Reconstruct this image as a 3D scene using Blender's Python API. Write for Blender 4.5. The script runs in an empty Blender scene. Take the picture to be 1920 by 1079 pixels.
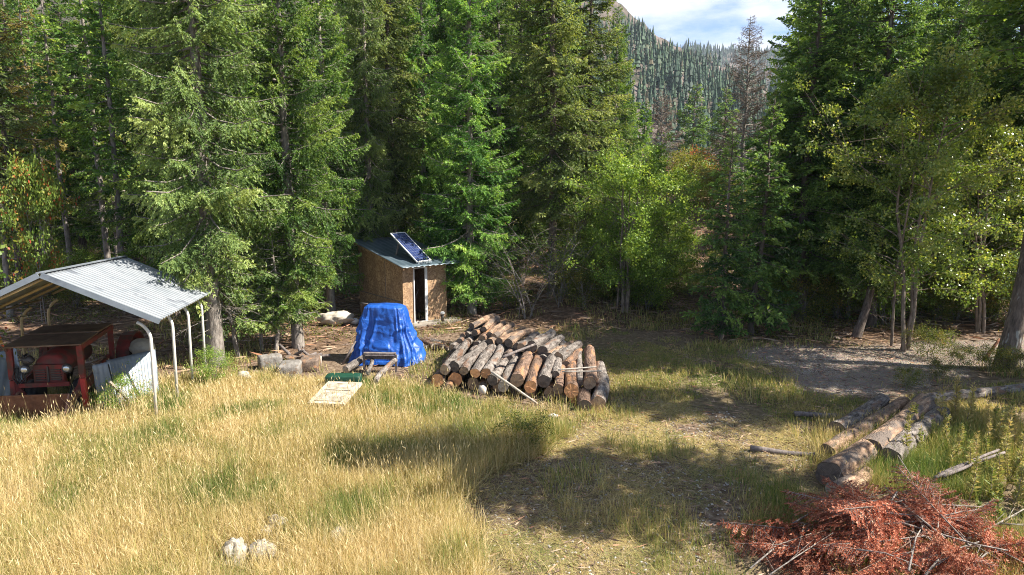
import bpy, math
import numpy as np
from mathutils import Vector, Matrix

# ------------------------------------------------------------------ camera, sky, sun, exposure
C = bpy.context.scene
COL = C.collection
CAM_H, PITCH, FPX = 5.2, math.radians(9.2), 1300.0
cam_d = bpy.data.cameras.new('camera'); cam = bpy.data.objects.new('camera', cam_d); COL.objects.link(cam)
cam.location = (0, 0, CAM_H); cam.rotation_euler = (math.pi/2 - PITCH, 0, 0)
cam_d.sensor_width = 36; cam_d.lens = FPX/1920*36; cam_d.clip_start = .1; cam_d.clip_end = 9000
C.camera = cam
SUN_EL, SUN_AZ = math.radians(46), math.radians(99)      # azimuth from +Y towards +X
SD = Vector((math.sin(SUN_AZ)*math.cos(SUN_EL), math.cos(SUN_AZ)*math.cos(SUN_EL), math.sin(SUN_EL)))
w = bpy.data.worlds.new('World'); C.world = w; w.use_nodes = True
nt = w.node_tree; nt.nodes.clear()
out = nt.nodes.new('ShaderNodeOutputWorld'); bg = nt.nodes.new('ShaderNodeBackground')
sky = nt.nodes.new('ShaderNodeTexSky'); sky.sky_type = 'NISHITA'; sky.sun_disc = False
sky.sun_elevation = SUN_EL; sky.sun_rotation = SUN_AZ; sky.altitude = 1500; sky.air_density = .75; sky.dust_density = .1; sky.ozone_density = 3
tc = nt.nodes.new('ShaderNodeTexCoord'); mp = nt.nodes.new('ShaderNodeMapping'); mp.inputs['Scale'].default_value = (2.2, 2.2, 7.0)
mp.inputs['Location'].default_value = (3.3, .8, .1)
nz = nt.nodes.new('ShaderNodeTexNoise'); nz.inputs['Scale'].default_value = 1.6; nz.inputs['Detail'].default_value = 7; nz.inputs['Roughness'].default_value = .55
rp = nt.nodes.new('ShaderNodeValToRGB'); rp.color_ramp.elements[0].position = .50; rp.color_ramp.elements[1].position = .64
rp.color_ramp.elements[1].color = (.95, .95, .95, 1)
mx = nt.nodes.new('ShaderNodeMix'); mx.data_type = 'RGBA'; mx.inputs[7].default_value = (5.6, 5.7, 6.0, 1)
L = nt.links.new
L(tc.outputs['Generated'], mp.inputs['Vector']); L(mp.outputs[0], nz.inputs['Vector']); L(nz.outputs['Fac'], rp.inputs[0])
L(rp.outputs[0], mx.inputs[0]); L(sky.outputs[0], mx.inputs[6]); L(mx.outputs[2], bg.inputs[0]); bg.inputs[1].default_value = .085
L(bg.outputs[0], out.inputs[0])
sl = bpy.data.lights.new('sun', 'SUN'); sl.energy = 5.0; sl.angle = math.radians(.5); sl.color = (1, .94, .84)
so = bpy.data.objects.new('sun', sl); COL.objects.link(so); so.rotation_euler = SD.to_track_quat('Z', 'Y').to_euler(); so.location = (30, 10, 40)
C.view_settings.view_transform = 'Standard'; C.view_settings.look = 'None'; C.view_settings.gamma = 1
C.view_settings.exposure = 1.42
C.render.engine = 'CYCLES'; cy = C.cycles
cy.use_denoising = True; cy.filter_width = 1.0; cy.denoising_prefilter = 'NONE'; cy.max_bounces = 5; cy.diffuse_bounces = 3; cy.glossy_bounces = 2; cy.transmission_bounces = 3; cy.volume_bounces = 0
cy.transparent_max_bounces = 4; cy.caustics_reflective = False; cy.caustics_refractive = False; cy.sample_clamp_indirect = 4

# ------------------------------------------------------------------ helpers
PI = math.pi
def rngof(s): return np.random.default_rng(s)
def sstep(a, b, x):
    t = np.clip((np.asarray(x, float)-a)/(b-a), 0, 1); return t*t*(3-2*t)
def vnoise(x, y, s=1.0, seed=0):                         # smooth 2-D value noise 0..1
    x = np.asarray(x, float)*s; y = np.asarray(y, float)*s
    xi = np.floor(x); yi = np.floor(y); fx = x-xi; fy = y-yi; fx = fx*fx*(3-2*fx); fy = fy*fy*(3-2*fy)
    def h(a, b):
        v = np.sin(a*127.1+b*311.7+seed*74.7)*43758.5453; return v-np.floor(v)
    return (h(xi, yi)*(1-fx)+h(xi+1, yi)*fx)*(1-fy)+(h(xi, yi+1)*(1-fx)+h(xi+1, yi+1)*fx)*fy
def fbm(x, y, s=1.0, seed=0, o=3):
    r = 0; a = .5; t = 0
    for k in range(o): r = r+a*vnoise(x, y, s*2**k, seed+k*13); t += a; a *= .5
    return r/t
def hz(x, y):                                            # height of the ground
    x = np.asarray(x, float); y = np.asarray(y, float)
    d = .10*(fbm(x, y, .35, 3)-.5)+.05*(fbm(x, y, 1.3, 5)-.5)
    d = d+2.6*sstep(29, 75, y)*sstep(6, -6, x)
    d = d+.75*np.exp(-((x-2.5)**2/4.0+(y-26.0)**2/3.0))
    d = d+3.8*np.exp(-((x-11)**2/45+(y-50)**2/60))
    d = d+.8*sstep(23, 40, y)*sstep(10, 18, x)
    far = sstep(90, 160, np.hypot(x, y))
    return d*(1-far)
def ray(px, py):
    a = (px-960)/FPX; b = (539.5-py)/FPX
    return np.array([a, math.cos(PITCH)+b*math.sin(PITCH), -math.sin(PITCH)+b*math.cos(PITCH)])
def at(px, py, Y):                                       # the point of the view through a photo pixel at depth Y
    r = ray(px, py); t = Y/r[1]; return np.array([r[0]*t, Y, CAM_H+r[2]*t])
def G(px, py, z=0.0):                                    # the ground point under a photo pixel
    r = ray(px, py); zz = z
    for _ in range(6):
        t = (zz-CAM_H)/r[2]; x, y = r[0]*t, r[1]*t; zz = z+float(hz(x, y))
    return np.array([x, y, zz])
def gx(px, Y):                                           # x of a photo column at ground depth Y
    return (px-960)/FPX*(Y*math.cos(PITCH)+CAM_H*math.sin(PITCH))

def tag(o, label=None, cat=None, group=None, kind=None):
    if label: o['label'] = label
    if cat: o['category'] = cat
    if group: o['group'] = group
    if kind: o['kind'] = kind
    return o
def link(o, parent=None):
    COL.objects.link(o)
    if parent is not None: o.parent = parent
    return o
def empty(name, loc=(0, 0, 0), rz=0, rot=None):
    o = bpy.data.objects.new(name, None); link(o); o.location = [float(v) for v in loc]
    o.rotation_euler = rot if rot else (0, 0, rz); o.empty_display_size = .2; return o
def mesh(name, V, faces, mats, mi=None, v=None, smooth=False, attr_pt=None, col=None):
    """V (n,3); faces: list of int arrays (m,k); v: per-face float attribute 'v'"""
    me = bpy.data.meshes.new(name); V = np.ascontiguousarray(V, dtype=np.float32)
    faces = [np.asarray(f, dtype=np.int32) for f in faces if len(f)]
    nf = sum(len(f) for f in faces); nl = sum(f.size for f in faces)
    me.vertices.add(len(V)); me.vertices.foreach_set('co', V.ravel())
    me.loops.add(nl); me.loops.foreach_set('vertex_index', np.concatenate([f.ravel() for f in faces]))
    me.polygons.add(nf); tot = np.concatenate([np.full(len(f), f.shape[1], np.int32) for f in faces])
    me.polygons.foreach_set('loop_start', np.concatenate([[0], np.cumsum(tot)[:-1]]).astype(np.int32))
    if mi is not None: me.polygons.foreach_set('material_index', np.asarray(mi, np.int32))
    me.polygons.foreach_set('use_smooth', np.full(nf, smooth))
    for m in (mats if isinstance(mats, (list, tuple)) else [mats]): me.materials.append(m)
    if v is not None:
        a = me.attributes.new('v', 'FLOAT', 'FACE'); a.data.foreach_set('value', np.asarray(v, np.float32))
    if attr_pt is not None:
        a = me.attributes.new('zone', 'FLOAT_COLOR', 'POINT'); a.data.foreach_set('color', np.asarray(attr_pt, np.float32).ravel())
    me.update(calc_edges=True)
    return me
def ob(name, me, parent=None, loc=(0, 0, 0), rot=(0, 0, 0)):
    o = bpy.data.objects.new(name, me); link(o, parent); o.location = [float(q) for q in loc]; o.rotation_euler = rot; return o

class MB:                                                # collects shapes, links them as ONE mesh object
    def __init__(s): s.V = []; s.F = []; s.n = 0; s.S = []
    def add(s, V, F, smooth=False):
        for f in F: s.F.append([i+s.n for i in f]); s.S.append(smooth)
        s.V += [tuple(float(q) for q in p) for p in V]; s.n += len(V)
    def box(s, c, d, R=None, bev=0):
        x, y, z = [q/2 for q in d]; P = []
        for i in (-1, 1):
            for j in (-1, 1):
                for k in (-1, 1): P.append(Vector((i*x, j*y, k*z)))
        if R is not None: P = [R@p for p in P]
        c = Vector([float(q) for q in c]); s.add([p+c for p in P], [(0, 1, 3, 2), (4, 6, 7, 5), (0, 4, 5, 1), (2, 3, 7, 6), (0, 2, 6, 4), (1, 5, 7, 3)])
    def beam(s, a, b, wd, ht, up=(0, 0, 1)):             # square bar between two points
        a = Vector([float(q) for q in a]); b = Vector([float(q) for q in b]); d = b-a; q = d.normalized(); u = Vector(up)
        r = q.cross(u).normalized(); u = r.cross(q)
        R = Matrix((r, q, u)).transposed(); s.box((a+b)/2, (wd, d.length, ht), R)
    def tube(s, pts, r, n=8, cap=True):
        pts = [Vector([float(q) for q in p]) for p in pts]; K = len(pts); r = r if isinstance(r, (list, tuple)) else [r]*K
        V = []; F = []
        for i, p in enumerate(pts):
            t = (pts[min(i+1, K-1)]-pts[max(i-1, 0)]).normalized(); u = Vector((0, 0, 1)) if abs(t.z) < .9 else Vector((1, 0, 0))
            a = t.cross(u).normalized(); b = t.cross(a)
            for k in range(n): V.append(p+(a*math.cos(2*PI*k/n)+b*math.sin(2*PI*k/n))*r[i])
        for i in range(K-1):
            for k in range(n): F.append((i*n+k, i*n+(k+1) % n, (i+1)*n+(k+1) % n, (i+1)*n+k))
        if cap: F.append(tuple(range(n))); F.append(tuple(range((K-1)*n, K*n))[::-1])
        s.add(V, F, True)
    def poly(s, pts, th):                                # flat polygon extruded by vector th
        n = len(pts); P = [Vector([float(q) for q in p]) for p in pts]; t = Vector(th)
        s.add(P+[p+t for p in P], [tuple(range(n))[::-1], tuple(range(n, 2*n))]+[(i, (i+1) % n, n+(i+1) % n, n+i) for i in range(n)])
    def build(s, name, mat, parent=None, loc=(0, 0, 0), rot=(0, 0, 0)):
        me = bpy.data.meshes.new(name); me.from_pydata(s.V, [], s.F); me.materials.append(mat)
        me.polygons.foreach_set('use_smooth', s.S); me.update()
        import bmesh
        b = bmesh.new(); b.from_mesh(me); bmesh.ops.recalc_face_normals(b, faces=b.faces); b.to_mesh(me); b.free()
        return ob(name, me, parent, loc, rot)

def tubes(P, R, n=5):                                    # many polylines at once: P (B,K,3), R (B,K)
    P = np.asarray(P, float); R = np.asarray(R, float); B, K, _ = P.shape
    T = np.empty_like(P); T[:, 1:-1] = P[:, 2:]-P[:, :-2]; T[:, 0] = P[:, 1]-P[:, 0]; T[:, -1] = P[:, -1]-P[:, -2]
    T /= np.linalg.norm(T, axis=2, keepdims=True)+1e-9
    up = np.where(np.abs(T[..., 2:3]) < .9, np.array([0, 0, 1.]), np.array([1., 0, 0]))
    a = np.cross(T, up); a /= np.linalg.norm(a, axis=2, keepdims=True)+1e-9; b = np.cross(T, a)
    th = np.arange(n)*2*PI/n
    V = P[:, :, None]+(a[:, :, None]*np.cos(th)[None, None, :, None]+b[:, :, None]*np.sin(th)[None, None, :, None])*R[:, :, None, None]
    idx = np.arange(B*K*n).reshape(B, K, n)
    i0 = idx[:, :-1, :]; i1 = idx[:, 1:, :]
    F = np.stack([i0, np.roll(i0, -1, 2), np.roll(i1, -1, 2), i1], -1).reshape(-1, 4)
    return V.reshape(-1, 3), F
def diamonds(p, d, l, wd, rng, mid=.45, fold=0):         # leaf-like quads: base p, unit dir d, length l, width wd
    n = len(p); r = rng.normal(size=(n, 3)); s = np.cross(d, r); s /= np.linalg.norm(s, axis=1, keepdims=True)+1e-9
    m = p+d*(l*mid)[:, None]; o = s*(wd/2)[:, None]
    return np.stack([p, m+o, p+d*l[:, None], m-o], 1)    # (n,4,3)
def quadmesh(name, Q, mat, v): 
    n = len(Q); return mesh(name, Q.reshape(-1, 3), [np.arange(n*4).reshape(n, 4)], mat, v=v)

# ------------------------------------------------------------------ materials
def newmat(name):
    m = bpy.data.materials.new(name); m.use_nodes = True; t = m.node_tree; t.nodes.clear()
    o = t.nodes.new('ShaderNodeOutputMaterial'); return m, t, o
def N(t, ty, **kw):
    n = t.nodes.new(ty)
    for k, v in kw.items():
        if k in n.inputs.keys(): n.inputs[k].default_value = v
        else: setattr(n, k, v)
    return n
def ramp(t, stops, fac=None):
    r = t.nodes.new('ShaderNodeValToRGB'); e = r.color_ramp.elements
    while len(e) < len(stops): e.new(.5)
    for i, (p, c) in enumerate(stops): e[i].position = p; e[i].color = (*c, 1) if len(c) == 3 else c
    if fac is not None: t.links.new(fac, r.inputs[0])
    return r
def mixc(t, f, a, b, bt='MIX'):
    m = t.nodes.new('ShaderNodeMix'); m.data_type = 'RGBA'; m.blend_type = bt
    for s, i in ((f, 0), (a, 6), (b, 7)):
        if isinstance(s, (int, float)): m.inputs[i].default_value = s
        elif isinstance(s, tuple): m.inputs[i].default_value = (*s, 1)
        else: t.links.new(s, m.inputs[i])
    return m.outputs[2]
def leafmat(name, stops, trans=.42, rough=.6, spec=.3, var=.25, tint=(1.25, 1.15, .5)):
    m, t, o = newmat(name); l = t.links.new
    a = N(t, 'ShaderNodeAttribute', attribute_name='v'); r = ramp(t, stops, a.outputs['Fac'])
    oi = N(t, 'ShaderNodeObjectInfo'); hs = N(t, 'ShaderNodeHueSaturation')
    mr = N(t, 'ShaderNodeMapRange'); l(oi.outputs['Random'], mr.inputs[0]); mr.inputs[3].default_value = 1-var; mr.inputs[4].default_value = 1+var
    l(mr.outputs[0], hs.inputs['Value']); l(r.outputs[0], hs.inputs['Color'])
    p = N(t, 'ShaderNodeBsdfPrincipled', Roughness=rough); p.inputs['Specular IOR Level'].default_value = spec
    l(hs.outputs[0], p.inputs['Base Color'])
    tr = N(t, 'ShaderNodeBsdfTranslucent'); l(mixc(t, 1.0, hs.outputs[0], tint, 'MULTIPLY'), tr.inputs[0])
    ms = N(t, 'ShaderNodeMixShader'); ms.inputs[0].default_value = trans; l(p.outputs[0], ms.inputs[1]); l(tr.outputs[0], ms.inputs[2])
    l(ms.outputs[0], o.inputs[0]); return m
def surf(name, c1, c2, scale=4, rough=.8, bump=.3, stretch=(1, 1, 1), metal=0, c3=None, det=6, spec=.3, bscale=None, randv=0, pos=(.35, .65), coord='Object', c3pos=(.62, .68), c3scale=.6, bd=.02):
    m, t, o = newmat(name); l = t.links.new
    tcn = N(t, 'ShaderNodeTexCoord'); mpn = N(t, 'ShaderNodeMapping'); mpn.inputs['Scale'].default_value = stretch
    oi = N(t, 'ShaderNodeObjectInfo'); va = N(t, 'ShaderNodeVectorMath', operation='SCALE'); va.inputs[0].default_value = (13, 7, 17); l(oi.outputs['Random'], va.inputs['Scale'])
    l(tcn.outputs[coord], mpn.inputs[0]); l(va.outputs[0], mpn.inputs['Location'])
    n1 = N(t, 'ShaderNodeTexNoise', Scale=scale, Detail=det, Roughness=.65); l(mpn.outputs[0], n1.inputs['Vector'])
    col = ramp(t, [(pos[0], c1), (pos[1], c2)], n1.outputs['Fac']).outputs[0]
    if c3 is not None:
        n3 = N(t, 'ShaderNodeTexNoise', Scale=scale*c3scale, Detail=4); l(mpn.outputs[0], n3.inputs['Vector'])
        f3 = ramp(t, [(c3pos[0], (0, 0, 0)), (c3pos[1], (1, 1, 1))], n3.outputs['Fac']).outputs[0]; col = mixc(t, f3, col, c3)
    if randv:
        hs = N(t, 'ShaderNodeHueSaturation'); mr = N(t, 'ShaderNodeMapRange'); l(oi.outputs['Random'], mr.inputs[0]); mr.inputs[3].default_value = 1-randv; mr.inputs[4].default_value = 1+randv
        l(mr.outputs[0], hs.inputs['Value']); l(col, hs.inputs['Color']); col = hs.outputs[0]
    p = N(t, 'ShaderNodeBsdfPrincipled', Roughness=rough, Metallic=metal); p.inputs['Specular IOR Level'].default_value = spec; l(col, p.inputs['Base Color'])
    if bump:
        n2 = N(t, 'ShaderNodeTexNoise', Scale=bscale or scale*3, Detail=5); l(mpn.outputs[0], n2.inputs['Vector'])
        b = N(t, 'ShaderNodeBump', Strength=bump, Distance=bd); l(n2.outputs['Fac'], b.inputs['Height']); l(b.outputs[0], p.inputs['Normal'])
    l(p.outputs[0], o.inputs[0]); return m
M = {}
M['fir'] = leafmat('fir_needles', [(0, (.040, .095, .022)), (.5, (.13, .25, .050)), (1, (.38, .50, .11))])
M['fir_light'] = leafmat('fir_needles_light', [(0, (.06, .11, .034)), (.5, (.19, .28, .08)), (1, (.44, .52, .18))], var=.12)
M['fir_bright'] = leafmat('fir_needles_bright', [(0, (.040, .12, .028)), (.5, (.14, .30, .055)), (1, (.38, .55, .12))], var=.12)
M['fir_dark'] = leafmat('fir_needles_dark', [(0, (.034, .075, .024)), (.5, (.105, .20, .052)), (1, (.29, .41, .10))], var=.15)
M['fir_olive'] = leafmat('fir_needles_olive', [(0, (.05, .085, .026)), (.5, (.165, .23, .065)), (1, (.40, .44, .14))], var=.15)
M['larch'] = leafmat('larch_needles', [(0, (.12, .11, .03)), (.5, (.26, .23, .06)), (1, (.38, .27, .07))], var=.2)
M['deadneedle'] = leafmat('brown_dead_twigs', [(0, (.10, .065, .045)), (1, (.26, .18, .13))], trans=.1)
M['red'] = leafmat('rust_red_needles', [(0, (.14, .045, .025)), (.45, (.42, .135, .07)), (1, (.66, .34, .21))], trans=.25, tint=(1.2, .8, .7))
M['leaf'] = leafmat('alder_leaves', [(0, (.08, .15, .028)), (.5, (.19, .30, .055)), (1, (.42, .50, .10))], trans=.45, rough=.45)
M['birchleaf'] = leafmat('birch_leaves', [(0, (.08, .14, .028)), (.5, (.20, .28, .055)), (1, (.45, .46, .13))], trans=.45, rough=.36, spec=.7)
M['yellowleaf'] = leafmat('yellow_leaves', [(0, (.09, .13, .03)), (.5, (.20, .22, .045)), (1, (.36, .30, .07))], trans=.45, rough=.5)
M['redleaf'] = leafmat('red_leaves', [(0, (.20, .10, .03)), (.5, (.45, .13, .05)), (1, (.60, .22, .08))], trans=.4, rough=.5)
M['mapleleaf'] = leafmat('maple_leaves', [(0, (.10, .18, .03)), (.70, (.26, .34, .07)), (.84, (.42, .34, .07)), (.94, (.50, .10, .05)), (1, (.65, .13, .06))], trans=.4, rough=.45, var=.1)
M['underleaf'] = leafmat('undergrowth_leaves', [(0, (.05, .085, .02)), (.5, (.14, .17, .035)), (.85, (.30, .27, .06)), (1, (.34, .17, .06))], trans=.4)
M['grass'] = leafmat('grass_blades', [(0, (.085, .15, .03)), (.25, (.20, .26, .06)), (.5, (.42, .36, .13)), (.75, (.58, .44, .20)), (1, (.74, .61, .35))], trans=.35, rough=.55, spec=.35, var=0, tint=(1.1, 1.05, .7))
M['bark'] = surf('fir_bark', (.07, .055, .045), (.20, .155, .125), 5, .9, .9, (3, 3, .7), randv=.25, c3=(.30, .29, .26))
M['bark_grey'] = surf('grey_bark', (.12, .10, .085), (.34, .30, .26), 6, .9, .7, (2, 2, .8), randv=.25)
M['bark_red'] = surf('reddish_bark', (.10, .06, .045), (.26, .16, .11), 4, .9, 1.0, (3, 3, .6))
M['bark_pale'] = surf('birch_bark', (.13, .09, .065), (.32, .26, .20), 5, .8, .4, (3, 3, 1), c3=(.06, .045, .035))
def barklog(name, a, b, c, c3pos=(.5, .58), st=(1.6, 1.6, .5)):
    return surf(name, a, b, 9, .9, 1.0, st, c3=c, c3pos=c3pos, c3scale=.35, randv=.18, bd=.05, spec=.15)
M['log_grey'] = barklog('log_bark_grey', (.06, .048, .042), (.31, .27, .235), (.20, .12, .08), (.56, .66))
M['log_brown'] = barklog('log_bark_brown', (.07, .045, .034), (.27, .18, .13), (.36, .19, .10), (.52, .62))
M['log_peeled'] = barklog('log_bark_peeled', (.15, .09, .06), (.44, .30, .20), (.15, .12, .10), (.50, .60))
M['pole'] = surf('bare_pole_wood', (.27, .235, .195), (.44, .39, .33), 6, .8, .3, (2, 2, .4))
M['pole_dark'] = surf('dark_pole_wood', (.09, .075, .07), (.24, .20, .18), 6, .85, .5, (2, 2, .4))
def cutmat(name, a, b, rim):
    m, t, o = newmat(name); l = t.links.new
    tcn = N(t, 'ShaderNodeTexCoord'); wv = N(t, 'ShaderNodeTexWave', wave_type='RINGS', rings_direction='Z', Scale=14, Distortion=3.5, Detail=3)
    wv.inputs['Detail Scale'].default_value = 1.2; l(tcn.outputs['Object'], wv.inputs[0])
    nn = N(t, 'ShaderNodeTexNoise', Scale=9, Detail=5); l(tcn.outputs['Object'], nn.inputs[0])
    oi = N(t, 'ShaderNodeObjectInfo')
    c = mixc(t, wv.outputs['Fac'], a, b); c = mixc(t, ramp(t, [(.45, (0, 0, 0)), (.7, (.8, .8, .8))], nn.outputs['Fac']).outputs[0], c, rim)
    hs = N(t, 'ShaderNodeHueSaturation'); mr = N(t, 'ShaderNodeMapRange'); l(oi.outputs['Random'], mr.inputs[0]); mr.inputs[3].default_value = .7; mr.inputs[4].default_value = 1.2
    l(mr.outputs[0], hs.inputs['Value']); l(c, hs.inputs['Color'])
    p = N(t, 'ShaderNodeBsdfPrincipled', Roughness=.85); l(hs.outputs[0], p.inputs['Base Color'])
    b = N(t, 'ShaderNodeBump', Strength=.4, Distance=.01); l(nn.outputs['Fac'], b.inputs['Height']); l(b.outputs[0], p.inputs['Normal'])
    l(p.outputs[0], o.inputs[0]); return m
M['cut_orange'] = cutmat('cut_wood_orange', (.58, .25, .09), (.74, .40, .19), (.38, .17, .08))
M['cut_brown'] = cutmat('cut_wood_brown', (.30, .19, .11), (.42, .29, .18), (.15, .10, .07))
M['cut_dark'] = cutmat('cut_wood_dark', (.10, .075, .055), (.17, .13, .10), (.05, .04, .035))
M['cut_grey'] = cutmat('cut_wood_weathered', (.34, .29, .23), (.46, .40, .33), (.20, .16, .12))

# ground materials ------------------------------------------------------------
def groundmat():
    m, t, o = newmat('ground_earth'); l = t.links.new
    a = N(t, 'ShaderNodeAttribute', attribute_name='zone'); sp = N(t, 'ShaderNodeSeparateColor'); l(a.outputs['Color'], sp.inputs[0])
    g = N(t, 'ShaderNodeNewGeometry')
    def noise(s, d=6, r=.6):
        n = N(t, 'ShaderNodeTexNoise', Scale=s, Detail=d, Roughness=r); l(g.outputs['Position'], n.inputs['Vector']); return n.outputs['Fac']
    dirt = ramp(t, [(.3, (.075, .050, .034)), (.5, (.17, .12, .082)), (.7, (.32, .25, .18))], noise(9)).outputs[0]
    grs = ramp(t, [(.3, (.08, .058, .035)), (.55, (.19, .15, .08)), (.75, (.32, .26, .15))], noise(6)).outputs[0]
    lit = ramp(t, [(.3, (.055, .038, .028)), (.5, (.15, .095, .062)), (.62, (.24, .155, .10)), (.75, (.38, .28, .20))], noise(5, 8, .7)).outputs[0]
    vo = N(t, 'ShaderNodeTexVoronoi', Scale=26); l(g.outputs['Position'], vo.inputs['Vector'])
    gv0 = ramp(t, [(.3, (.22, .165, .125)), (.7, (.42, .345, .275))], noise(2.5, 8, .7)).outputs[0]
    gv = mixc(t, .55, gv0, vo.outputs['Color'], 'MULTIPLY'); gv = mixc(t, .38, gv, gv0)
    c = mixc(t, sp.outputs[1], dirt, grs); c = mixc(t, sp.outputs[2], c, lit); c = mixc(t, sp.outputs[0], c, gv)
    p = N(t, 'ShaderNodeBsdfPrincipled', Roughness=.95); p.inputs['Specular IOR Level'].default_value = .1; l(c, p.inputs['Base Color'])
    b = N(t, 'ShaderNodeBump', Strength=.8, Distance=.06); l(noise(14, 6, .7), b.inputs['Height']); l(b.outputs[0], p.inputs['Normal'])
    l(p.outputs[0], o.inputs[0]); return m
M['ground'] = groundmat()

def sdist(poly, x, y):                                   # signed distance to polygon, + inside
    P = np.array(poly)[:, :2]; n = len(P); d = np.full(np.shape(x), 1e9); ins = np.zeros(np.shape(x), bool)
    for i in range(n):
        a = P[i]; b = P[(i+1) % n]; e = b-a; wx = x-a[0]; wy = y-a[1]
        tt = np.clip((wx*e[0]+wy*e[1])/(e@e), 0, 1); d = np.minimum(d, np.hypot(wx-e[0]*tt, wy-e[1]*tt))
        c = ((a[1] > y) != (b[1] > y)) & (x < (b[0]-a[0])*(y-a[1])/((b[1]-a[1]) or 1e-9)+a[0]); ins ^= c
    return np.where(ins, d, -d)
def zp(*pix): return [G(a, b) for a, b in pix]
Z_GRAV = zp((1375, 652), (1500, 647), (1640, 652), (1760, 640), (2300, 630), (2300, 690), (1850, 690), (1740, 722), (1640, 740), (1540, 742), (1470, 722), (1455, 690), (1400, 672))
Z_FIELD = zp((-900, 740), (0, 742), (150, 752), (300, 722), (420, 705), (560, 722), (700, 712), (860, 745), (1010, 775), (1060, 800), (1020, 850), (905, 900), (870, 960), (900, 1040), (960, 1250), (-1500, 1250))
Z_GREEN = zp((640, 715), (720, 712), (860, 738), (1010, 772), (1062, 805), (1020, 850), (860, 845), (740, 800), (660, 770))
Z_DRY = zp((1060, 770), (1180, 745), (1470, 790), (1545, 850), (1500, 905), (1390, 960), (1330, 1100), (1200, 1250), (930, 1250), (880, 1030), (890, 950), (1000, 870), (1060, 830))
Z_LAWN = zp((1010, 640), (1180, 625), (1400, 655), (1470, 700), (1600, 755), (1560, 800), (1330, 770), (1150, 745), (1120, 690))
Z_RIGHT = zp((1500, 900), (1560, 800), (1600, 755), (1760, 735), (1920, 700), (2500, 720), (2500, 1250), (1350, 1250), (1340, 1050))
Z_CLEAR = zp((-300, 760), (100, 700), (430, 690), (600, 655), (700, 640), (860, 612), (1010, 620), (1110, 615), (1250, 615), (1400, 640), (1520, 640), (2400, 620), (3500, 1250), (-3000, 1250))
def zones(x, y):
    jx = x+.5*(fbm(x, y, 1.1, 31)-.5)*2; jy = y+.5*(fbm(x, y, 1.1, 57)-.5)*2
    s = lambda Z, w0: sstep(-w0, w0, sdist(Z, jx, jy))
    return dict(grav=s(Z_GRAV, .8), field=s(Z_FIELD, .35), green=s(Z_GREEN, .7), dry=s(Z_DRY, .5), lawn=s(Z_LAWN, .7), right=s(Z_RIGHT, .5), clear=s(Z_CLEAR, 1.0))
def axis(a, b, st, far, n):
    c = np.arange(a, b+1e-6, st); g = np.geomspace(st*1.3, far, n); return np.concatenate([a-g[::-1], c, b+g])
xs = axis(-16, 16, .14, 5000, 46); ys = axis(4, 32, .14, 5000, 46)
X, Yg = np.meshgrid(xs, ys); zn = zones(np.clip(X, -60, 60), np.clip(Yg, -5, 120)); Zh = hz(X, Yg)
inn = ((np.abs(X) < 70) & (Yg > -10) & (Yg < 100)).astype(float)
zc = np.zeros(X.shape+(4,)); zc[..., 3] = 1
zc[..., 0] = zn['grav']*inn
zc[..., 1] = np.clip(np.maximum.reduce([zn['field'], zn['lawn']*.8, zn['right']*.7])*(1-zn['dry']*.85), 0, 1)
zc[..., 2] = np.clip(1-zn['clear'], 0, 1)*inn
zc[..., 1] = np.where(inn > 0, zc[..., 1], 1)
ny, nx = X.shape; I = np.arange(nx*ny).reshape(ny, nx)
F = np.stack([I[:-1, :-1], I[:-1, 1:], I[1:, 1:], I[1:, :-1]], -1).reshape(-1, 4)
o = ob('ground', mesh('ground', np.stack([X, Yg, Zh], -1).reshape(-1, 3), [F], M['ground'], smooth=True, attr_pt=zc.reshape(-1, 4)))
tag(o, kind='structure')

# ------------------------------------------------------------------ mountains
def rockmat():
    m, t, o = newmat('mountain_rock'); l = t.links.new
    g = N(t, 'ShaderNodeNewGeometry'); n = N(t, 'ShaderNodeTexNoise', Scale=.035, Detail=10, Roughness=.7); l(g.outputs['Position'], n.inputs['Vector'])
    c = ramp(t, [(.36, (.035, .055, .028)), (.46, (.085, .072, .055)), (.54, (.15, .12, .10)), (.70, (.28, .235, .21))], n.outputs['Fac']).outputs[0]
    p = N(t, 'ShaderNodeBsdfPrincipled', Roughness=.95); p.inputs['Specular IOR Level'].default_value = .1; l(c, p.inputs['Base Color'])
    b = N(t, 'ShaderNodeBump', Strength=1, Distance=6); l(n.outputs['Fac'], b.inputs['Height']); l(b.outputs[0], p.inputs['Normal'])
    l(p.outputs[0], o.inputs[0]); return m
M['rock'] = rockmat()
def elev(px, py, Y): return at(px, py, Y)[2]
PX = np.array([-1500, 0, 600, 960, 1110, 1150, 1210, 1290, 1330, 1380, 1440, 1520, 1700, 2200]); PY = np.array([-420, -380, -260, -110, -18, 12, 62, 102, 140, 190, 235, 290, 350, 392])
MX = (PX-960)/FPX*560*.99; MZ = np.array([elev(a, b, 560) for a, b in zip(PX, PY)])
def mount_h(x, y):
    top = np.interp(x, MX, MZ); u = np.clip((y-170)/390, 0, 1); r = np.where(y <= 560, u**1.15, 1-np.clip((y-560)/400, 0, 1)*.7)
    rough = (fbm(x, y, .03, 8, 5)-.5)*26*np.clip(u*1.3, 0, 1)+(fbm(x, y, .1, 9, 3)-.5)*9*u
    return top*r+rough*np.clip(top/60, .05, 1)-3
def far_h(x, y):
    top = elev(1380, 98, 1500)+18*(fbm(x, x*0, .006, 3)-.5)+10*(fbm(x, x*0, .02, 4)-.5); u = np.clip((y-950)/550, 0, 1)
    return top*np.where(y <= 1500, sstep(0, 1, u), 1-np.clip((y-1500)/500, 0, 1)*.5)+(fbm(x, y, .01, 12, 4)-.5)*20*u-3
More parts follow.
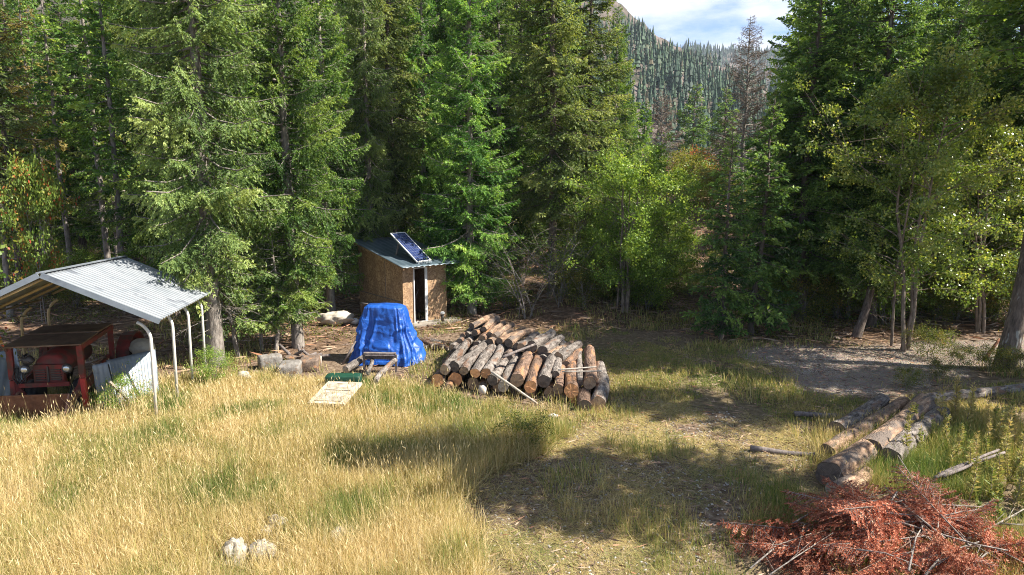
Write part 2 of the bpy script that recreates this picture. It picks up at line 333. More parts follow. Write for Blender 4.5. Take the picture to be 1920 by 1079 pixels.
def sheet(name, x0, x1, y0, y1, st, fn, mat):
    a = np.arange(x0, x1, st); b = np.arange(y0, y1, st); X, Y = np.meshgrid(a, b); ny, nx = X.shape; I = np.arange(nx*ny).reshape(ny, nx)
    F = np.stack([I[:-1, :-1], I[:-1, 1:], I[1:, 1:], I[1:, :-1]], -1).reshape(-1, 4)
    return tag(ob(name, mesh(name, np.stack([X, Y, fn(X, Y)], -1).reshape(-1, 3), [F], mat, smooth=True)), kind='structure')
sheet('mountain', -600, 620, 170, 900, 5, mount_h, M['rock'])
sheet('far_ridge', -900, 1500, 950, 1900, 15, far_h, M['rock'])
M['mtree'] = leafmat('mountain_conifers', [(0, (.018, .048, .026)), (.6, (.038, .085, .040)), (.92, (.07, .12, .05)), (1, (.13, .11, .06))], trans=.15, var=0)
def cones(name, x, y, z, h, seed, tiers=5, sides=7, label=None):
    r = rngof(seed); n = len(x); VV = []; FF = []; vv = []; base = 0; tint = np.clip(r.random(n)**1.3+.25*(fbm(x, y, .03, 5)-.5), 0, 1); h = h*r.choice([.6, .8, 1, 1.15], n)
    for k in range(tiers):
        f = k/tiers; hb = h*(.10+.82*f); ht = h*np.minimum(1.0, .10+.82*(f+1.7/tiers)); R = h*.145*(1-f)**.8*r.uniform(.8, 1.2, n)+h*.015
        th = (np.arange(sides)*2*PI/sides)[None]+r.random((n, 1))*6; rr = R[:, None]*r.uniform(.55, 1.25, (n, sides))
        ring = np.stack([x[:, None]+np.cos(th)*rr, y[:, None]+np.sin(th)*rr, (z+hb)[:, None]-rr*.35*r.uniform(.3, 1.4, (n, sides))], -1)
        apex = np.stack([x, y, z+ht], -1)[:, None]; V = np.concatenate([ring, apex], 1); m = sides+1
        idx = (np.arange(n)*m)[:, None]+base; i = np.arange(sides)
        F = np.stack([idx+i, idx+(i+1) % sides, np.broadcast_to(idx+sides, (n, sides))], -1).reshape(-1, 3)
        VV.append(V.reshape(-1, 3)); FF.append(F); vv.append(np.repeat(np.clip(tint+r.normal(0, .08, n), 0, 1), sides)); base += n*m
    return tag(ob(name, mesh(name, np.concatenate(VV), [np.concatenate(FF)], M['mtree'], v=np.concatenate(vv))), label=label, cat='forest', kind='stuff')
r = rngof(5)
def scatter_m(n, x0, x1, y0, y1, fn, hmin, hmax, name, seed, label, thin=None, **k):
    r = rngof(seed); x = r.uniform(x0, x1, n); y = r.uniform(y0, y1, n)
    keep = fbm(x, y, .02, 77) > (thin(x, y) if thin else 0); x = x[keep]; y = y[keep]
    h = r.uniform(hmin, hmax, len(x))*r.uniform(.7, 1.15, len(x)); cones(name, x, y, fn(x, y)-.5, h, seed, label=label, **k)
scatter_m(8500, 10, 330, 185, 600, mount_h, 6, 12.5, 'mountain_forest', 21, 'blue green conifers covering the rocky mountain slope', thin=lambda x, y: .34+.24*sstep(290, 440, y))
scatter_m(8500, 60, 900, 980, 1540, far_h, 11, 20, 'ridge_forest', 22, 'dark conifers along the distant ridge under the sky', tiers=3, sides=5)

# ------------------------------------------------------------------ trees
def rot_axis(v, ang, ax):                                # rotate (n,3) about one coordinate axis
    c, s = np.cos(ang), np.sin(ang); v = np.array(v); i, j = [(1, 2), (2, 0), (0, 1)][ax]
    a = v[..., i]*c-v[..., j]*s; b = v[..., i]*s+v[..., j]*c; v[..., i] = a; v[..., j] = b; return v
def frond(Lb, seed, step=.10, tw=.052, tl=.13, twd=.042, hang=.25, bare=.15):
    r = rngof(seed); Q = []; wood = []
    zc = lambda t: Lb*(-hang*t+hang*.9*t*t)
    for side in (-1, 1):
        t = bare+r.random()*step/Lb
        while t < 1:
            ls = (.50*Lb*(1-t)**.75*min(1, .35+2.2*t)+.10)*r.uniform(.65, 1.15)
            if ls > 1.0: ls = 1.0
            a = math.radians(r.uniform(38, 62))*side; b = -r.uniform(.05, .75)*(1.3 if hang > .3 else 1)
            d = np.array([math.cos(a), math.sin(a), b]); d /= np.linalg.norm(d); p0 = np.array([t*Lb, 0, zc(t)])
            n = max(3, int(ls/tw)); s = np.sort(r.random(n))*ls
            pos = p0+d*s[:, None]; pos[:, 2] -= .22*s*s; wood.append((p0, p0+d*ls*.5-[0, 0, .05*ls*ls], p0+d*ls-[0, 0, .22*ls*ls]))
            for sd in (-1, 1):
                aa = a+sd*np.radians(r.uniform(25, 65, n)); dd = np.stack([np.cos(aa), np.sin(aa), b-.1+r.normal(0, .30, n)], -1)
                dd /= np.linalg.norm(dd, axis=1, keepdims=True)
                Q.append(diamonds(pos, dd, tl*r.uniform(.6, 1.3, n)*(1-.35*s/ls), twd*r.uniform(.7, 1.3, n), r))
            t += step/Lb*r.uniform(.6, 1.4)
    n = int(Lb*(1-bare)/.04); tt = r.uniform(bare, 1.02, n); pos = np.stack([tt*Lb, tt*0, zc(tt)], -1); dd = r.normal(size=(n, 3))*.6+[1, 0, .1]; dd /= np.linalg.norm(dd, axis=1, keepdims=True)
    Q.append(diamonds(pos, dd, tl*r.uniform(.6, 1.2, n), twd*np.ones(n), r))
    return np.concatenate(Q), np.array(wood)
FR = {}
def fronds(style):
    if style not in FR:
        kw = STY[style]; FR[style] = [(Lb, [frond(Lb, 11*i+k+sum(map(ord, style)) % 7, **kw) for k in range(3)]) for i, Lb in enumerate((.5, 1.0, 1.6, 2.4, 3.2))]
    return FR[style]
STY = {'fine': dict(step=.085, tw=.046, tl=.12, twd=.036), 'droop': dict(step=.10, tw=.046, tl=.13, twd=.036, hang=.40), 'mid': dict(step=.12, tw=.06, tl=.15, twd=.05),
       'coarse': dict(step=.17, tw=.085, tl=.20, twd=.075), 'sparse': dict(step=.17, tw=.075, tl=.15, twd=.045, bare=.25), 'dead': dict(step=.16, tw=.16, tl=.20, twd=.02, hang=.1)}
def conifer(key, H, R, base, nb, style, mat, barkm, seed, tr=.2, shape=.75, dead=0, up=.45, down=-.35, lean=(0, 0), gap=.12, topcut=0):
    """a conifer proto: (trunk mesh, crown mesh); H height, R crown radius, base clear stem, nb branches"""
    r = rngof(seed); Q = []; vv = []; wp = []; wr = []
    K = 14; tz = np.linspace(0, H, K); tx = .06*np.cumsum(r.normal(0, .5, K))+lean[0]*tz; ty = .06*np.cumsum(r.normal(0, .5, K))+lean[1]*tz; tx -= tx[0]; ty -= ty[0]
    rad = tr*(1-tz/H)**.85+.012; rad[0] *= 1.25
    TV, TF = tubes(np.stack([tx, ty, tz-.15*(tz == 0)], -1)[None], rad[None], 10)
    ga = r.random(6)*2*PI; gz = r.random(6)
    FRS = fronds(style); u = (np.arange(nb)+r.random(nb))/nb; u = u**.92
    for k in range(nb):
        z = base+(H-base)*u[k]*.985; az = k*2.39996+r.normal(0, .35); f = (z-base)/(H-base)
        prof = (1-f)**shape*min(1, .55+f*3.2)
        Lb = R*prof*r.uniform(.62, 1.12)+.12
        if r.random() < gap: Lb *= .5
        g = np.abs((az-ga+PI) % (2*PI)-PI) < .5; g &= np.abs(gz-f) < .06
        if g.any(): Lb *= .35
        size = min(range(5), key=lambda i: abs(FRS[i][0]-Lb)); L0, var = FRS[size]; q, wd = var[r.integers(3)]; s = Lb/L0
        el = down+(up-down)*f**.9+r.normal(0, .10)
        o = np.array([np.interp(z, tz, tx), np.interp(z, tz, ty), z])
        def X(v): return rot_axis(rot_axis(rot_axis(v*s, r0, 0), -el, 1), az, 2)+o
        r0 = r.normal(0, .22)
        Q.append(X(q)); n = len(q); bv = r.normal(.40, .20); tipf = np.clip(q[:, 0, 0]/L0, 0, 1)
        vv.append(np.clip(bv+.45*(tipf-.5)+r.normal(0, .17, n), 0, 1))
        t = np.linspace(0, 1, 4); hang = STY[style].get('hang', .25)
        wp.append(X(np.stack([t*L0, t*0, L0*(-hang*t+hang*.9*t*t)], -1))); wr.append((.012+.011*Lb)*(1-t*.8))
        if len(wd):
            sel = wd[r.random(len(wd)) < .5]
            for a in sel[:10]: wp.append(X(np.stack([a[0], (a[0]+a[1])/2, a[1], a[2]]))); wr.append(np.array([.008, .006, .005, .003]))
    for k in range(dead):                                 # bare dead lower branches
        z = r.uniform(.12*base+.3, base+.12*(H-base)); az = r.random()*2*PI; Lb = r.uniform(.4, 1)*R*.55
        o = np.array([np.interp(z, tz, tx), np.interp(z, tz, ty), z]); t = np.linspace(0, 1, 4); c = np.array([math.cos(az), math.sin(az), 0]); dr = r.uniform(-.5, .1)
        b0 = o+c*(t*Lb)[:, None]+np.array([0, 0, 1])*(dr*t*t*Lb)[:, None]; wp.append(b0); wr.append(.014*(1-.75*t))
        for j in range(5):
            i = r.uniform(.3, 1); a2 = az+r.choice((-1, 1))*r.uniform(.4, 1); p = o+c*i*Lb+np.array([0, 0, dr*i*i*Lb]); c2 = np.array([math.cos(a2), math.sin(a2), r.uniform(-.5, .2)]); ll = r.uniform(.15, .45)*Lb
            wp.append(p+c2*(t*ll)[:, None]); wr.append(.006*(1-.6*t))
    BV, BF = tubes(np.array(wp), np.array(wr), 3)
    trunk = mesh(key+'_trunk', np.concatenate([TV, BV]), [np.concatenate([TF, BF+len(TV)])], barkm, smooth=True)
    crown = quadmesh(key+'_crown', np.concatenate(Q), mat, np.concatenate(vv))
    return trunk, crown
def broad(key, H, R, stems, nl, mat, barkm, seed, leaf=.065, tr=.06, base=.3, lumps=26, spread=.35, stemlean=.12, lsz=.42):
    r = rngof(seed); wp = []; wr = []; cen = []; K = 8
    for s in range(stems):
        az = r.random()*2*PI; ln = stemlean*r.uniform(.4, 1.4); hh = H*r.uniform(.78, 1); t = np.linspace(0, 1, K)
        cx = np.cumsum(r.normal(0, .03*hh/3, K)); cyy = np.cumsum(r.normal(0, .03*hh/3, K)); b0 = r.normal(0, .12*(stems > 1), 2)
        P = np.stack([b0[0]+math.cos(az)*ln*hh*t**1.3+cx-cx[0], b0[1]+math.sin(az)*ln*hh*t**1.3+cyy-cyy[0], hh*t-.1*(t == 0)], -1); wp.append(P); wr.append(tr*(1-.85*t)*r.uniform(.7, 1.1))
        for k in range(max(4, lumps//stems)):
            f = r.uniform(base, 1); i = f*(K-1); a = P[int(i)]+(P[min(int(i)+1, K-1)]-P[int(i)])*(i-int(i)); a2 = r.random()*2*PI
            prof = math.sin(PI*min(1, (.18+.82*(f-base)/(1-base))))**.6; ll = R*prof*r.uniform(.35, 1.05)+.12; d = np.array([math.cos(a2), math.sin(a2), r.uniform(.05, .7)])
            B = a+d*(t*ll)[:, None]; B[:, 2] += .1*ll*np.sin(t*3); wp.append(B); wr.append(tr*.28*(1-.8*t)); cen += [B[-1], B[-3], B[-2]+r.normal(0, .2, 3), B[-4]]
            for q in range(3):
                d2 = d+r.normal(0, .6, 3); S = B[-4]+d2*(t*ll*.5)[:, None]; wp.append(S); wr.append(tr*.12*(1-.7*t)); cen.append(S[-1])
    cen = np.array(cen); c = cen[r.integers(len(cen), size=nl)]; sz = lsz*r.uniform(.4, 1.2, len(cen)); p = c+r.normal(0, 1, (nl, 3))*np.array([.42, .42, .34])*lsz
    d = r.normal(size=(nl, 3))+[0, 0, -.5]; d /= np.linalg.norm(d, axis=1, keepdims=True)
    cv = r.random(len(cen))[r.integers(len(cen), size=nl)]; Q = diamonds(p, d, leaf*r.uniform(.6, 1.35, nl), leaf*.72*r.uniform(.7, 1.2, nl), r)
    v = np.clip(.45+.6*(fbm(p[:, 0]*2+p[:, 2], p[:, 1]*2-p[:, 2], 1, seed)-.5)*2+r.normal(0, .2, nl), 0, 1)
    BV, BF = tubes(np.array(wp), np.array(wr), 5)
    return mesh(key+'_stem', BV, [BF], barkm, smooth=True), quadmesh(key+'_leaves', Q, mat, v)

PR = {}
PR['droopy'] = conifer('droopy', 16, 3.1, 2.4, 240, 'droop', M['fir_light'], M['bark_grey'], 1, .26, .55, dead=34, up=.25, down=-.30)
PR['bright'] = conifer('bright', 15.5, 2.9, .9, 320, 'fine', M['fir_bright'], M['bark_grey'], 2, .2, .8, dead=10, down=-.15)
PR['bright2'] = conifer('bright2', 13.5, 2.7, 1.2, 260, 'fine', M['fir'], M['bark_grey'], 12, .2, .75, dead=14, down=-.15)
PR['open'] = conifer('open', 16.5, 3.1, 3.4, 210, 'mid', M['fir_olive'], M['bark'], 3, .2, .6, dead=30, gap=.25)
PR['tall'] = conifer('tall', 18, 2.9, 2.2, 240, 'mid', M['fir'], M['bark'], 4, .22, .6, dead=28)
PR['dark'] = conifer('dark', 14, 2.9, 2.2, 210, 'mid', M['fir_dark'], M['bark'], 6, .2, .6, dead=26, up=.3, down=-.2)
PR['young'] = conifer('young', 6.2, 1.45, .5, 120, 'mid', M['fir_dark'], M['bark'], 7, .07, .85, dead=6)
PR['sapling'] = conifer('sapling', 3.4, .95, .9, 46, 'droop', M['fir_light'], M['bark_grey'], 8, .045, .7, dead=8)
PR['slender'] = conifer('slender', 15, 1.25, 4.5, 90, 'coarse', M['fir'], M['bark_grey'], 9, .115, .5, dead=36, gap=.3)
PR['slender2'] = conifer('slender2', 13, 1.6, 3.0, 90, 'coarse', M['fir_olive'], M['bark_grey'], 10, .10, .55, dead=40, gap=.3)
PR['back'] = conifer('back', 16, 2.7, 1.0, 170, 'coarse', M['fir'], M['bark'], 13, .2, .7, dead=16)
PR['high'] = conifer('high', 17, 2.6, 8.0, 150, 'coarse', M['fir'], M['bark'], 27, .2, .45, dead=16)
PR['larch'] = conifer('larch', 15, 1.9, 3.5, 90, 'sparse', M['larch'], M['bark'], 14, .13, .5, dead=30)
PR['snag'] = conifer('snag', 12, 3.0, 2.0, 150, 'dead', M['deadneedle'], M['bark_grey'], 15, .13, .7, dead=30, up=.5, down=.1)
PR['alder'] = broad('alder', 6.6, 2.1, 5, 28000, M['leaf'], M['bark_pale'], 16, .085, lumps=60, base=.12, lsz=.34)
PR['birch'] = broad('birch', 9.0, 2.5, 4, 34000, M['birchleaf'], M['bark_pale'], 17, .085, lumps=80, base=.16, tr=.07, lsz=.30)
PR['birch2'] = broad('birch2', 7.5, 2.3, 3, 24000, M['birchleaf'], M['bark_pale'], 18, .085, lumps=64, base=.18, tr=.06, lsz=.30)
PR['bush'] = broad('bush', 1.7, 1.1, 7, 5000, M['underleaf'], M['bark_grey'], 19, .065, tr=.018, lumps=42, base=.1, stemlean=.4, lsz=.3)
PR['bush2'] = broad('bush2', 2.6, 1.3, 7, 6500, M['leaf'], M['bark_grey'], 20, .07, tr=.02, lumps=42, base=.1, stemlean=.35, lsz=.34)
PR['yellow'] = broad('yellow', 6, 3.0, 5, 11000, M['yellowleaf'], M['bark_grey'], 23, .17, lumps=40, base=.08, lsz=.75)
PR['redbush'] = broad('redbush', 2.4, 1.8, 6, 4000, M['redleaf'], M['bark_grey'], 24, .14, lumps=30, base=.08, stemlean=.4, lsz=.6)
PR['maple'] = broad('maple', 5.0, 1.5, 2, 9500, M['mapleleaf'], M['bark_grey'], 25, .115, lumps=34, base=.25, tr=.04, lsz=.42)
PR['bare'] = broad('bare', 3.2, 1.6, 9, 500, M['underleaf'], M['bark_grey'], 26, .05, lumps=54, base=.1, tr=.022, stemlean=.5)
LEAFY = {'alder', 'birch', 'birch2', 'bush', 'bush2', 'yellow', 'redbush', 'maple', 'bare'}
trng = rngof(99)
def tree(name, kind, px, Y, label, cat='tree', group=None, s=1.0, sz=None, rz=None, tilt=(0, 0), dz=0, X=None):
    x = gx(px, Y) if X is None else X; z = float(hz(x, Y))+dz
    t = empty(name, (x, Y, z), rot=(tilt[0], tilt[1], trng.random()*6.28 if rz is None else rz)); tr_, cr = PR[kind]
    bush = kind in ('bush', 'bush2', 'redbush', 'bare')
    a = ob('stems' if bush else 'trunk', tr_, t); b = ob('foliage' if bush else 'crown', cr, t)
    t.scale = (s, s, sz or s); tag(t, label, cat, group); return t

# front row, left to right -----------------------------------------------------------------
tree('fir_tree', 'droopy', 405, 18.6, 'big drooping light green fir with thick trunk right behind the carport', 'fir tree', s=.80, sz=1.0, rz=.3)
tree('fir_tree', 'bright2', 560, 20.6, 'broad bright green fir leaning over the slope left of the blue tarp', 'fir tree', s=.78, sz=1.12, rz=1.7)
tree('fir_tree', 'bright2', 622, 25.4, 'green fir filling the gap between the blue tarp slope and shed', 'fir tree', s=.72, sz=1.1, rz=3.7)
tree('fir_tree', 'tall', 330, 25, 'dark tall fir standing left of and behind the drooping fir', 'fir tree', s=.78, sz=1, rz=2.2)
tree('fir_tree', 'tall', 505, 25.5, 'tall dark fir rising behind the broad bright fir', 'fir tree', s=.82, sz=1, rz=.7)
tree('fir_tree', 'open', 745, 29.5, 'grey green drooping fir standing directly behind the shed', 'fir tree', s=.85, sz=1, rz=.9)
tree('fir_tree', 'droopy', 690, 32, 'tall pale drooping fir left of the one behind the shed', 'fir tree', s=.85, sz=1.1, rz=2.9)
tree('fir_tree', 'bright', 885, 25.8, 'dense bright green cone-shaped fir just right of the shed', 'fir tree', s=.80, sz=1.02, rz=.2)
tree('fir_tree', 'open', 1035, 27.2, 'open crowned fir with bare dark trunk behind the log pile', 'fir tree', s=.86, sz=1.0, rz=1.4)
tree('fir_tree', 'open', 1095, 29.5, 'olive green fir just right of the fir with bare dark trunk', 'fir tree', s=.86, rz=4.4)
tree('fir_tree', 'tall', 975, 33, 'dark tall fir seen between the cone-shaped and open crowned firs', 'fir tree', s=.95)
tree('young_fir', 'young', 1352, 21.6, 'small dark fir at the left edge of the right forest', 'fir tree', s=.95, sz=1.05, rz=0)
tree('young_fir', 'young', 1408, 22.3, 'taller young dark fir beside the gravel drive', 'fir tree', s=1.22, rz=2)
tree('fir_tree', 'dark', 1500, 24.4, 'dark broad fir with thin pale trunk behind the gravel drive', 'fir tree', s=.88, rz=1)
tree('leaning_fir', 'dark', 1605, 22.0, 'big dark fir with thick leaning trunk beside the gravel', 'fir tree', s=.62, sz=.80, rz=0, tilt=(0, .24))
tree('fir_tree', 'dark', 1632, 23.6, 'tall straight dark fir rising behind the leaning fir', 'fir tree', s=.86, sz=1.0, rz=2.4)
tree('fir_tree', 'dark', 1755, 26.5, 'dark fir with straight trunk behind the birch clump', 'fir tree', s=.95, rz=2.5)
tree('fir_tree', 'tall', 1690, 29, 'tall green fir between the straight dark fir and the birches', 'fir tree', s=.8)
big = tree('fir_tree', 'high', 1882, 18.3, 'tree with thick reddish trunk at right edge of gravel drive', 'fir tree', s=1.15, sz=1, rz=0, tilt=(0, .07))
tree('birch_tree', 'birch', 1700, 20.4, 'leafy multi stemmed birch with glinting leaves beside the leaning fir', 'birch tree', rz=1)
tree('birch_tree', 'birch2', 1835, 22.6, 'lower leafy birch between the birch clump and the reddish trunk', 'birch tree', rz=2)
tree('alder_tree', 'alder', 1165, 25.0, 'yellow green alder right of the open crowned fir', 'alder tree', s=.95, rz=.5)
tree('alder_tree', 'alder', 1240, 31, 'pale yellow green alder behind the first alder', 'alder tree', s=.95, rz=2.5)
tree('alder_tree', 'alder', 1100, 29, 'alder foliage hanging behind the mound left of the first alder', 'alder tree', s=.85, rz=4.5)
tree('maple_tree', 'maple', -105, 14.6, 'maple with red and green leaves at left edge by the carport', 'maple tree', s=.9, rz=1, dz=.5)
tree('maple_tree', 'maple', 85, 24, 'maple with orange tinged leaves hanging in front of thin trunks', 'maple tree', s=.62, sz=1.25, rz=3)
for px, Y, s, rz, lb in ((447, 19.3, 1.15, 0, 'young light green fir just right of the thick trunk'), (492, 20.3, .95, 2, 'small light green fir, left one of the two above the cut blocks'), (517, 20.0, 1.1, 4, 'small light green fir, right one of the two above the cut blocks'), (562, 21.0, 1.25, 1, 'young fir with pale grey stem right of the cut blocks')):
    tree('young_fir', 'sapling', px, Y, lb, 'fir tree', s=s, rz=rz)
for px, Y, k, s, sz, lb in ((480, 23.0, 'bright2', .55, 1.1, 'narrow green fir between the drooping fir and the broad bright fir'), (800, 30.5, 'bright', .62, 1.1, 'narrow bright fir rising behind the shed roof'), (935, 31, 'bright2', .75, 1.2, 'narrow fir right behind the cone-shaped fir'), (700, 27.5, 'droopy', .55, .95, 'slim drooping fir at the left rear corner of shed'), (1150, 36, 'bright2', .8, 1.0, 'pointed fir behind the alder'), (1488, 27, 'bright2', .7, .8, 'fir rising between the young firs and broad dark fir')):
    tree('fir_tree', k, px, Y, lb, 'fir tree', s=s, sz=sz)
for px, Y, s, lb in ((1860, 25.2, .85, 'dark low branched fir behind the lower birch'), (1935, 23.8, .85, 'dark low branched fir cut by the right edge'), (1560, 26.2, .8, 'dark fir between the thin trunked and leaning firs'), (1800, 29, .95, 'dark fir deep behind the birches')):
    tree('fir_tree', 'dark', px, Y, lb, 'fir tree', s=s, sz=1.0)
# left forest
for px, Y, k, s, lb in ((45, 27, 'larch', .98, 'yellowing larch with dark thin trunk near left edge'), (20, 25, 'slender2', 1.0, 'pale green conifer hanging over the left edge of the photo'), (210, 28, 'slender', 1.05, 'tall thin conifer with long bare dark trunk above the carport'),
        (138, 30, 'slender', .95, 'thin pale trunked conifer left of the long bare dark trunk'), (105, 34, 'larch', .9, 'brownish larch between the two thin conifers at left'), (290, 29, 'slender2', 1.1, 'thin conifer right of the carport ridge'), (255, 32, 'tall', .95, 'dense dark conifer above the carport roof'), (160, 37, 'tall', .9, 'dense dark conifer left of the long bare trunk'), (60, 40, 'tall', .9, 'green conifer behind the yellowing larch')):
    tree('conifer_tree', k, px, Y, lb, 'conifer tree', s=s)
# centre valley
tree('spruce_tree', 'young', 1286, 84, 'dark pointed spruce standing alone in the valley gap', 'spruce tree', s=2.45, rz=1)
tree('spruce_tree', 'young', 1350, 74, 'dark spruce behind the brown bare snag', 'spruce tree', s=2.2, rz=3)
tree('spruce_tree', 'young', 1452, 66, 'dark spruce at the right edge of the valley gap', 'spruce tree', s=1.9, rz=5)
tree('dead_snag', 'snag', 1386, 47, 'brown leafless dead conifer standing against the mountain', 'dead tree', s=1.06, rz=1)
tree('dead_snag', 'snag', 1234, 60, 'thin grey dead conifer left of the lone spruce', 'dead tree', s=.95, rz=3)
for i, (px, Y, s) in enumerate(((1228, 64, 1.0), (1262, 72, .95), (1310, 76, 1.1), (1345, 60, .85), (1290, 52, .8), (1390, 64, 1.0), (1330, 46, .62))):
    tree('yellow_shrub', 'yellow', px, Y, 'yellow leaved tree in the valley gap below the spruces', 'tree', 'yellow trees in the valley gap', s=s, sz=s*.72)
for px, Y in ((1272, 66), (1300, 60)):
    tree('red_shrub', 'redbush', px, Y, 'orange red autumn shrub in the valley gap', 'shrub', 'red shrubs in the valley gap', s=.9, dz=3.6)
# deep forest behind the front row
r = rngof(1234)
def spot(px):
    for a, b, t in ((-400, 60, 'at left edge'), (60, 260, 'above the carport'), (260, 470, 'near the thick trunk'), (470, 640, 'above the cut blocks'), (640, 800, 'above the shed'), (800, 960, 'right of the shed'), (960, 1110, 'above the log pile'),
                    (1110, 1300, 'beside the alder'), (1300, 1500, 'by the young firs'), (1500, 1660, 'by the leaning trunk'), (1660, 1800, 'behind the birch clump'), (1800, 2600, 'at right edge')):
        if a <= px < b: return t
    return ''
def deep(n, p0, p1, y0, y1, kinds, label, group, smin=.85, smax=1.15):
    for i in range(n):
        px = p0+(p1-p0)*(i+r.random())/n; Y = r.uniform(y0, y1); kd = kinds[r.integers(len(kinds))]; desc = {'back': 'full crowned', 'tall': 'tall dark', 'dark': 'dark drooping', 'slender': 'slim bare stemmed', 'slender2': 'slim olive'}[kd]
        lb = desc+' '+label+(', '+spot(px) if spot(px) else ''); tree('forest_conifer', kd, px, Y, lb, 'conifer tree', desc+' trees, '+group+' '+spot(px), s=r.uniform(smin, smax))
deep(18, -150, 640, 33, 46, ['back', 'slender', 'slender2', 'tall'], 'conifer in the left forest', 'forest behind the carport')
deep(12, -200, 660, 47, 60, ['back'], 'conifer far back in the left forest', 'far forest at left', 1.1, 1.35)
deep(12, 640, 1110, 34, 52, ['back', 'tall', 'back'], 'conifer in the centre forest', 'forest behind the shed')
deep(6, 1090, 1200, 38, 60, ['back'], 'conifer behind the alders', 'forest behind the alders', .55, .68)
deep(12, 1490, 2020, 27, 40, ['back', 'dark', 'slender'], 'conifer in the shady right forest', 'forest behind the gravel drive', .75, .95)
deep(8, 1480, 2150, 42, 56, ['back'], 'conifer far back in the right forest', 'far forest at right', 1.2, 1.4)
deep(14, 1420, 1600, 24.5, 30, ['slender', 'slender2'], 'pole-like conifer behind the gravel drive', 'thin conifers behind the drive', .55, .75)
deep(5, -60, 430, 24, 32, ['slender', 'slender2'], 'conifer just behind the carport', 'thin conifers behind the carport', .9, 1.1)
# trees right of the frame whose shadows fall across the clearing
for i, (x, Y, s, k) in enumerate(((11.4, 9.5, .9, 'high'), (19.6, 15.6, .85, 'high'), (16.3, 13.2, .9, 'high'))):
    tree('fir_tree', k, 0, Y, 'fir standing beyond the right edge of the photo', 'fir tree', 'firs beyond the right edge', s=s, X=x)
# undergrowth
for i in range(46):
    px = r.uniform(-60, 1010); Y = r.uniform(23, 40)
    if 650 < px < 850 and Y < 29: continue
    kd = ['bush', 'bush2'][r.integers(2)]; lb = {'bush': 'low mottled', 'bush2': 'taller yellow green'}[kd]+' undergrowth shrub '+('in front of' if Y < 30 else 'deep behind')+' the forest trees '+spot(px)
    tree('undergrowth_shrub', kd, px, Y, lb, 'shrub', 'undergrowth: '+lb, s=r.uniform(.5, 1.1))
for i in range(34):
    px = r.uniform(1060, 2000); Y = r.uniform(24.5, 36)
    if px > 1650: Y = max(Y-1.5, 23)
    kd = ['bush', 'bush2'][r.integers(2)]; lb = {'bush': 'low mottled', 'bush2': 'taller yellow green'}[kd]+' undergrowth shrub '+('in front of' if Y < 28 else 'deep behind')+' the forest trees '+spot(px)
    tree('undergrowth_shrub', kd, px, Y, lb, 'shrub', 'undergrowth: '+lb, s=r.uniform(.5, 1.0))
for i in range(30):
    px = (1060+i*12) if i < 15 else (1470+(i-15)*32); Y = r.uniform(25.5, 28) if i < 15 else r.uniform(23.6, 26.2); lb = 'leafy shrub closing the forest edge '+spot(px)
    tree('edge_shrub', 'bush2' if i % 2 else 'bush', px, Y, lb, 'shrub', 'edge shrubs '+spot(px), s=r.uniform(.6, 1.05))
for px, Y, s, lb in ((985, 24.6, 1.0, 'tangled bare shrub under the open crowned fir'), (1055, 25.2, 1.1, 'bare twiggy shrub on the mound behind the log pile')):
    tree('bare_shrub', 'bare', px, Y, lb, 'shrub', s=s)
tree('green_shrub', 'bush', 1745, 19.4, 'small green bush on the far side of gravel below the birches', 'shrub', s=.5)
tree('green_shrub', 'bush2', 400, 16.9, 'low green bush at the foot of the rear carport posts', 'shrub', s=.36)
tree('green_shrub', 'bush2', 232, 14.6, 'small dark green bush between the tractor and leaning sheets', 'shrub', s=.35)
tree('green_shrub', 'bush', 985, 12.4, 'dark leafy weed clump at the edge of the yellow grass', 'shrub', s=.42)
for px, py, s in ((1800, 690, .35), (1855, 700, .4), (1760, 712, .3), (1915, 705, .4), (1700, 728, .28)):
    g = G(px, py); tree('green_shrub', 'bush', px, g[1], 'low scrub growing along the near edge of gravel drive', 'shrub', 'low scrub along the gravel edge', s=s)

# ------------------------------------------------------------------ metal, carport
def corrugated(name, col, col2, rust, pitch=.0, rough=.35, metal=.75):
    return surf(name, col, col2, 1.6, rough, .15, (1, 1, 1), metal, c3=rust, c3pos=(.60, .72), c3scale=1.3, det=7, spec=.5, pos=(.3, .7))
M['galv'] = corrugated('galvanized_metal', (.20, .225, .25), (.32, .34, .365), (.15, .165, .19), metal=.3, rough=.45)
M['galv_dull'] = corrugated('dull_metal', (.18, .21, .24), (.28, .31, .34), (.13, .15, .18), metal=.3, rough=.5)
M['green_roof'] = corrugated('green_roof_metal', (.055, .085, .105), (.11, .15, .18), (.17, .21, .235), metal=.25, rough=.4)
M['tube_white'] = surf('white_painted_tube', (.62, .59, .52), (.76, .73, .66), 5, .5, .1, c3=(.42, .33, .22), c3pos=(.62, .7))
M['tube_yellow'] = surf('yellowed_tube', (.50, .38, .20), (.62, .48, .28), 4, .6, .1)
def grooved(m, per, dark=.62, axis='Y'):                  # darker bands along the grooves of a ribbed sheet
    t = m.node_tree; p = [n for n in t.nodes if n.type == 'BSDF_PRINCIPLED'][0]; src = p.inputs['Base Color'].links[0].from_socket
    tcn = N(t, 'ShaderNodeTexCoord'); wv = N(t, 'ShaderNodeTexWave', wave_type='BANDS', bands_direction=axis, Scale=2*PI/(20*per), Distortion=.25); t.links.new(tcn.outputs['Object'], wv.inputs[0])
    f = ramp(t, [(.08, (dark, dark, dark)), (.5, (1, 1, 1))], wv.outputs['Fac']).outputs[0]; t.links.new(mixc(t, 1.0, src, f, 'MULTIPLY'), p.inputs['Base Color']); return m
M['galv_roof'] = grooved(corrugated('galvanized_roof', (.25, .275, .30), (.38, .40, .42), (.17, .185, .21), metal=.3, rough=.45), .18)
